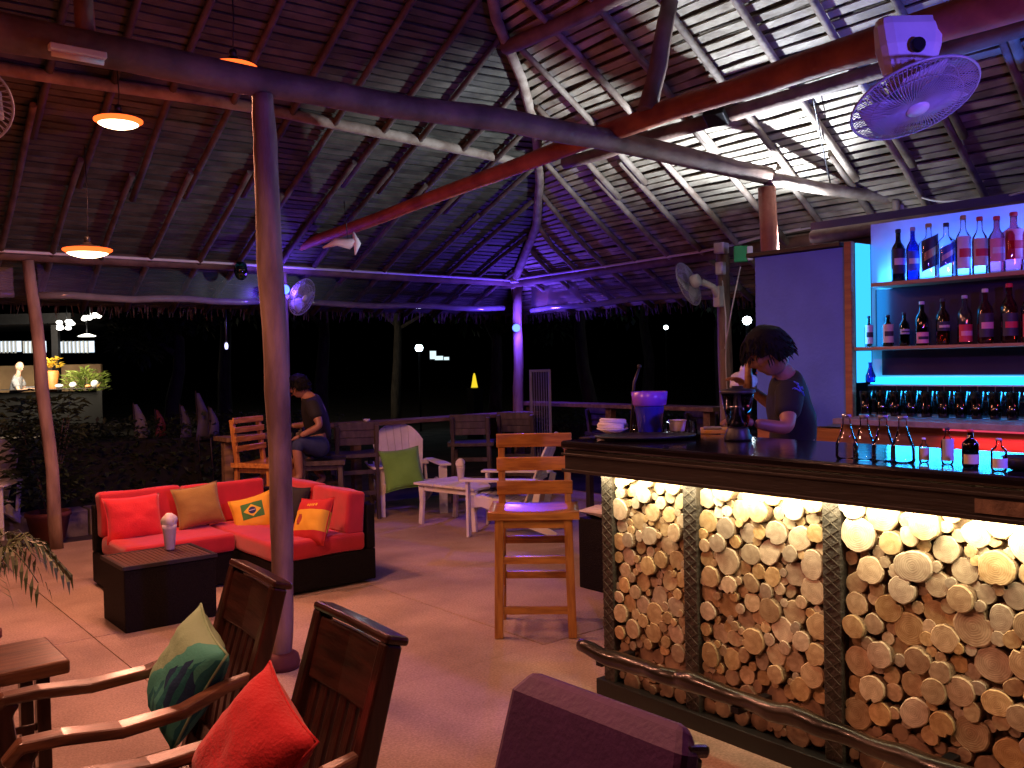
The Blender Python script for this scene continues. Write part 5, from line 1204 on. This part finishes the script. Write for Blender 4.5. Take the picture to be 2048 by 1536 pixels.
tb_ = thing('restaurant_table', 'dark long table with white things on it in the lit restaurant', 'table', (FP(90, 790, 20.5).x, FP(90, 790, 20.5).y, gz)); bpy.context.view_layer.update()
def tbk(n_, mb, mt):
    o = kid(n_, mb, mt, tb_); o.matrix_parent_inverse = tb_.matrix_world.inverted()
tbk('table_top', slab(-20, 205, 776, 780, 20.5, 1.0), M_dkstool)
tbk('front_panel', slab(-20, 205, 781, 850, 20.2, .05), M_black)
for i, (px, w, h, m_, nm) in enumerate([(118, 16, 8, M_shin, 'plate'), (146, 14, 12, M_shin, 'dish'), (176, 12, 7, mat('orange_dish', (.6, .25, .08)), 'dish'), (190, 16, 16, M_shin, 'folded_cloth'), (196, 9, 9, M_gold, 'dish')]):
    p = FP(px, 776 - h / 2, 20.4); t = thing(nm, ['white plate on the restaurant table beside the post', 'white dish on the restaurant table beside the yellow flowers', 'orange dish on the restaurant table', 'white folded cloth at the right end of the restaurant table', 'small mustard dish at the right end of the restaurant table'][i], nm.replace('_', ' '), p)
    kid('body', MB().ellipsoid((0, 0, 0), (w / 2 * .0112, w / 2 * .0112, h / 2 * .0112), n=12, m=8), m_, t)
t = thing('laptop', 'open laptop in front of the man in the lit restaurant', 'laptop', FP(70, 772, 20.1)); kid('keyboard', MB().box((-.08, 0, -.02), (.26, .3, .02)), M_metal, t); kid('screen', MB().box((.06, 0, .10), (.02, .32, .24), (0, .2, 0)), mat('silver_lid', (.6, .6, .62)), t)
J = dict(pelvis=FP(30, 805, 20.6), waist=FP(30, 785, 20.6), chest=FP(33, 763, 20.6), neck=FP(37, 747, 20.5), shL=FP(30, 762, 20.4), elL=FP(38, 782, 20.3), wrL=FP(56, 779, 20.2), shR=FP(42, 760, 20.8), elR=FP(50, 780, 20.8), wrR=FP(62, 778, 20.4),
         hipL=FP(32, 808, 20.5), knL=FP(60, 806, 20.5), anL=FP(60, 840, 20.5), toL=FP(68, 845, 20.5), hipR=FP(32, 808, 20.75), knR=FP(60, 806, 20.8), anR=FP(60, 840, 20.8), toR=FP(68, 845, 20.8))
person('bald man in a grey shirt sitting at a laptop in the lit restaurant', FP(39, 734, 20.5), RT * .9 - UP * .35 - FW * .3, UP, J, M_skinp, mat('grey_shirt', (.22, .22, .24), None, .85, 9), M_jean, None, seated=True)

# ------------------------------------------------------------------ plants and garden
def leaves(n, fn, w, l, droop=.5):
    mb = MB()
    for _ in range(n):
        p, d = fn(); d = Vector(d).normalized(); s_ = d.cross(Vector((random.uniform(-.3, .3), random.uniform(-.3, .3), 1))).normalized(); ll = l * random.uniform(.6, 1.3); ww = w * random.uniform(.7, 1.2)
        q = p + d * ll * .5; e = p + (d * 1.0 + Vector((0, 0, -droop * .5))).normalized() * ll
        mb.add([p, q - s_ * ww, e, q + s_ * ww + Vector((0, 0, ww * .4))], [(0, 1, 2, 3)])
    return mb
def in_box(x0, x1, y0, y1, z0, z1):
    def f():
        x, y, z = random.uniform(x0, x1), random.uniform(y0, y1), random.uniform(z0, z1) ; z *= 1 + .12 * mnoise.noise(Vector((x * 1.2, y * 1.2, 0)))
        return Vector((x, y, z)), (random.uniform(-1, 1), random.uniform(-1, 1), random.uniform(-.3, .9))
    return f
hd = thing('hedge', 'dark clipped hedge beyond the kerb at the left', 'hedge', (0, 0, -.1))
kid('foliage', leaves(16000, in_box(-4.5, 6.5, 11.9, 13.4, .05, 1.05), .03, .085), M_leafd, hd); kid('stems', MB().ab(-4.4, 6.4, 12.2, 13.1, 0, .8), mat('hedge_inside', (.015, .018, .01), None, .9, 9), hd)
hd = thing('hedge', 'low dark hedge running beyond the right hand rail', 'hedge', (0, 0, -.1))
kid('foliage', leaves(7000, in_box(10.2, 11.5, 3.5, 13.3, .05, .85), .03, .09), M_leafd, hd); kid('stems', MB().ab(10.5, 11.2, 3.6, 13.2, 0, .65), mat('hedge_inside', (.015, .018, .01)), hd)
def tree(loc, h, cr, label, n=5200, mt=M_leafd):
    t = thing('tree', label, 'tree', loc, group='dark garden trees'); pts = [Vector((0, 0, -.2))]
    for i in range(1, 6): pts.append(Vector((random.uniform(-.12, .12) * i * .5, random.uniform(-.12, .12) * i * .5, h * .62 * i / 5)))
    kid('trunk', MB().tube(pts, [.17, .15, .13, .11, .09, .06], 10, .1), M_bark, t)
    lm = MB(); ends = []
    for k in range(7):
        a = 2 * pi * k / 7 + random.random(); b = pts[3].lerp(pts[5], random.random()); e = b + Vector((cos(a) * cr * .75, sin(a) * cr * .75, h * random.uniform(.05, .32))); lm.tube([b, b.lerp(e, .5) + Vector((0, 0, .15)), e], [.06, .04, .015], 6); ends.append(e); ends.append(b.lerp(e, .6))
    kid('limbs', lm, M_bark, t)
    cl = [(e + Vector((random.uniform(-.3, .3), random.uniform(-.3, .3), random.uniform(-.1, .5))), random.uniform(.45, .8) * cr * .45) for e in ends for _ in (0, 1)]
    def f():
        c, r = random.choice(cl); v = Vector((random.gauss(0, 1), random.gauss(0, 1), random.gauss(0, .8))).normalized() * r * random.uniform(.5, 1.05)
        return c + v, v + Vector((0, 0, .1))
    kid('crown', leaves(n, f, .055, .17), mt, t); return t
for px, dd, h, cr, lb in [(345, 17, 4.6, 1.4, 'dark tree behind the pennants, right of the lit restaurant'), (450, 19, 6.5, 2.4, 'dark tree behind the hanging rod'), (640, 18, 6, 2.4, 'dark tree behind the seated person'), (790, 27, 7.5, 3.0, 'tall dark tree behind the garden street lamp'),
                      (990, 19, 6, 2.2, 'dark tree behind the far corner post, on its left'), (1180, 18, 6.5, 2.6, 'dark tree behind the far corner post, on its right'), (1300, 22, 7, 2.8, 'dark tree beyond the right hand rail'), (1440, 20, 6, 2.0, 'dark tree behind the pale fan post')]:
    q = D(px, 760, dd); tree((q.x, q.y, -.12), h, cr, lb, n=3800)

t = thing('flower_stand', 'orange stand with yellow flowers in the lit restaurant beside the thin post', 'flower stand', (FP(104, 760, 20.9).x, FP(104, 760, 20.9).y, -.1)); zz = FP(104, 776, 20.9).z + .1
kid('stand', MB().lathe([(.12, 0), (.10, zz), (.16, zz + .35), (.13, zz + .40)], 14), mat('orange_glaze', (.55, .20, .05), None, .5, 9), t)
def f():
    a = random.uniform(0, 6.28); r = random.uniform(0, .24); return Vector((r * cos(a), r * sin(a), zz + .45 + random.uniform(0, .22))), (cos(a), sin(a), .6)
kid('flowers', leaves(90, f, .05, .12), mat('yellow_petal', (.75, .5, .05), None, .6, 9), t)
t = thing('restaurant_bush', 'bright green bush at the right end of the lit restaurant', 'bush', (FP(172, 760, 21.2).x, FP(172, 760, 21.2).y, -.1)); zz = FP(172, 782, 21.2).z + .1
kid('stem', MB().tube([(0, 0, 0), (0, 0, zz + .2)], .05, 8), M_bark, t)
def f():
    a = random.uniform(0, 6.28); r = random.uniform(0, .42); return Vector((r * cos(a) * 1.1, r * sin(a), zz + random.uniform(-.05, .45) * (1.2 - r))), (cos(a), sin(a), .8)
kid('foliage', leaves(420, f, .035, .15), mat('bright_leaf', (.30, .36, .07), (.14, .20, .04), .5, 3), t)
# pot plant beside the thin post
q = G(98, 1084, -.1); t = thing('potted_plant', 'dark leafy plant in a terracotta pot behind the thin left post', 'potted plant', (q.x, q.y, -.1))
kid('pot', MB().lathe([(.13, 0), (.15, .02), (.20, .26), (.215, .27), (.215, .31), (.19, .31), (.17, .26)], 24), M_terra, t); kid('soil', MB().lathe([(.18, .27), (.0, .275)], 16), M_soil, t)
sm = MB()
for k in range(9):
    a = random.uniform(0, 6.28); sm.tube([(0, 0, .25), (.08 * cos(a), .08 * sin(a), .6), (.22 * cos(a), .22 * sin(a), 1.0 + random.uniform(-.1, .35))], [.012, .009, .004], 6)
kid('stems', sm, M_bark, t)
def f():
    a = random.uniform(0, 6.28); r = random.uniform(.02, .38); z = random.uniform(.42, 1.45); return Vector((r * cos(a), r * sin(a), z)), (cos(a), sin(a), random.uniform(-.2, .8))
kid('foliage', leaves(900, f, .028, .11), M_leafd, t)
# palm at the left edge, in the foreground
q = G(-75, 1400, 0); t = thing('palm_plant', 'green palm with drooping fronds entering from the left edge', 'palm', (q.x, q.y, 0))
kid('pot', MB().lathe([(.12, 0), (.14, .02), (.17, .28), (.18, .29), (.18, .32), (.15, .32), (.14, .28)], 24), M_terra, t)
sm = MB()
for k in range(14):
    a = 2 * pi * k / 14 + random.uniform(-.15, .15); L_ = random.uniform(.38, .52); pts = []; 
    for i in range(9):
        u = i / 8; pts.append(Vector((cos(a) * L_ * u, sin(a) * L_ * u, .32 + .50 * sin(min(1, u * 1.05) * 2.35) * random.uniform(.98, 1.02) - .08 * u)))
    fb = MB(); fb.tube(pts, [.007, .006, .006, .005, .005, .004, .004, .003, .002], 5)
    for i in range(2, 9):
        for s_ in (-1, 1):
            for sub in (0, .5):
                if i == 8 and sub: continue
                p = pts[i].lerp(pts[min(8, i + 1)], sub); tng = (pts[min(8, i + 1)] - pts[i - 1]).normalized(); sd = tng.cross(Vector((0, 0, 1))).normalized() * s_
                d1 = (tng * .8 + sd * .8 + Vector((0, 0, -.15))).normalized(); ll = .17 * (1 - .35 * abs(i - 5) / 4); w_ = .009
                m1 = p + d1 * ll * .5; e = p + (d1 + Vector((0, 0, -.7))).normalized() * ll; nn = d1.cross(Vector((0, 0, 1))).normalized() * w_
                fb.add([p, m1 - nn, e, m1 + nn], [(0, 1, 2, 3)])
    kid('frond', fb, M_leafm, t)
# pale pennants on poles in the garden
for i, (px, py, w, h) in enumerate([(275, 850, 30, 75), (318, 850, 22, 55), (368, 850, 24, 70), (400, 838, 30, 95), (425, 848, 22, 60)]):
    p = D(px, py, 12.2); t = thing('pennant', ['pale narrow pennant in the dark garden, leftmost', 'dim reddish pennant in the dark garden, second from the left', 'dim violet pennant in the dark garden, third from the left', 'tall violet pennant in the dark garden, fourth from the left', 'dim violet pennant in the dark garden, rightmost'][i], 'pennant', (p.x, p.y, -.1))
    k = 12.2 / FOC; zc = p.z + .1; kid('pole', MB().tube([(0, 0, 0), (-.05, 0, zc + h * k * .6)], .010, 6), M_dkstool, t)
    mb = MB(); n = 6; vs = []
    for r in range(n + 1):
        u = r / n
        for s_ in (0, 1): vs.append((-.04 + s_ * w * k * (.25 + .9 * u) + .02 * sin(u * 5), .03 * sin(u * 7 + s_), zc + h * k * (.55 - u)))
    mb.add(vs, [(2 * r, 2 * r + 1, 2 * r + 3, 2 * r + 2) for r in range(n)], True); o = kid('flag_cloth', mb, [mat('dull_pale_cloth', (.30, .29, .32)), mat('dull_red_cloth', (.18, .04, .05)), mat('dull_violet_cloth', (.13, .12, .22)), mat('dull_violet_cloth', (.13, .12, .22)), mat('dull_violet_cloth', (.13, .12, .22))][i], t)
    so = o.modifiers.new('s', 'SOLIDIFY'); so.thickness = .004
# far street lamps and lit things
def street_lamp(px, py, dist, label, r=.12, col=(.75, .92, 1.0), st=40, arm=True):
    p = D(px, py, dist); t = thing('street_lamp', label, 'street lamp', (p.x, p.y, -.12), atan2(p.y, p.x))
    z = p.z + .12; kid('lamp_post', MB().tube([(.35, 0, -.3), (.33, 0, z * .6), (.20, 0, z - .12), (.0, 0, z - .02)], .03, 8), M_dmetal, t); kid('lamp_head', MB().ellipsoid((0, 0, z), (r, r, r * .9), n=14, m=10), emis('street_lamp_glow', col, st), t)
street_lamp(838, 696, 24, 'glowing white street lamp in the dark garden between the thick post and the far corner', .10)
street_lamp(1332, 655, 30, 'small glowing white street lamp left of the pale fan post', .07)
street_lamp(1494, 641, 17, 'bright oval white lamp just left of the violet board', .085)
for i, (px, py, w, h) in enumerate([(866, 710, 12, 16), (878, 716, 16, 8), (893, 717, 10, 6)]):
    t = thing('lit_sign', ['small lit white sign beside the garden street lamp, leftmost', 'small lit white sign beside the garden street lamp, the middle one', 'tiny lit white sign beside the garden street lamp, rightmost'][i], 'sign', D(px, py, 24), radians(-39))
    kid('panel', MB().box((0, 0, 0), (w * .0132, .05, h * .0132)), emis('sign_glow', (.7, .9, .95), 1.1), t); kid('frame', MB().box((0, .04, 0), (w * .0132 + .04, .03, h * .0132 + .04)), M_dmetal, t)
t = thing('lit_cone', 'yellow lit pyramid shaped garden lamp left of the far corner post', 'garden lamp', D(949, 775, 16)); kid('shade', MB().lathe([(.075, 0), (.05, .10), (.03, .20), (.012, .25)], 4), emis('yellow_glow', (1, .75, .03), .9), t); kid('base', MB().ab(-.1, .1, -.1, .1, -.9, -.01), M_dmetal, t)
# hanging rod lamp
t = thing('hanging_rod', 'thin pale hanging rod with a small lit tip left of the thick post', 'hanging lamp', D(453, 700, 11.5)); kid('rod', MB().tube([(0, 0, 0), (0, 0, .68)], .013, 6), M_metal, t); kid('tip', MB().ellipsoid((0, 0, .05), (.022, .022, .05)), emis('rod_glow', (.6, .6, 1), 2.2), t)
# folding rack by the corner post
p = D(1083, 905, 11.0); t = thing('garden_gate', 'pale lattice gate leaf standing just right of the far corner post', 'gate', (p.x, p.y, -.1), radians(-30)); M_gate = mat('dull_gate_metal', (.22, .21, .24), None, .6, 9)
kid('gate_frame', MB().ab(-.13, -.10, -.015, .015, .1, 1.62).ab(.10, .13, -.015, .015, .1, 1.62).ab(-.099, .099, -.015, .015, 1.59, 1.62).ab(-.099, .099, -.015, .015, .4, .43), M_gate, t)
for k in range(6): kid('bar', MB().ab(-.075 + .03 * k - .004, -.075 + .03 * k + .004, -.006, .006, .43, 1.59), M_gate, t)
# second row of eave posts and menu holders on the rail
for px, lb in ((822, 'small white ashtray on the long rail, above the left white chair'), (840, None)):
    if lb: q = YP(733, 833, 8.95); t = thing('ashtray', lb, 'ashtray', (q.x, 8.95, .984)); kid('dish', MB().lathe([(.03, 0), (.04, .025), (.036, .025), (.02, .006)], 16), M_shin, t); kid('rim', MB().tube([(.038 * cos(a * pi / 8), .038 * sin(a * pi / 8), .025) for a in range(17)], .003, 5), M_shin, t)
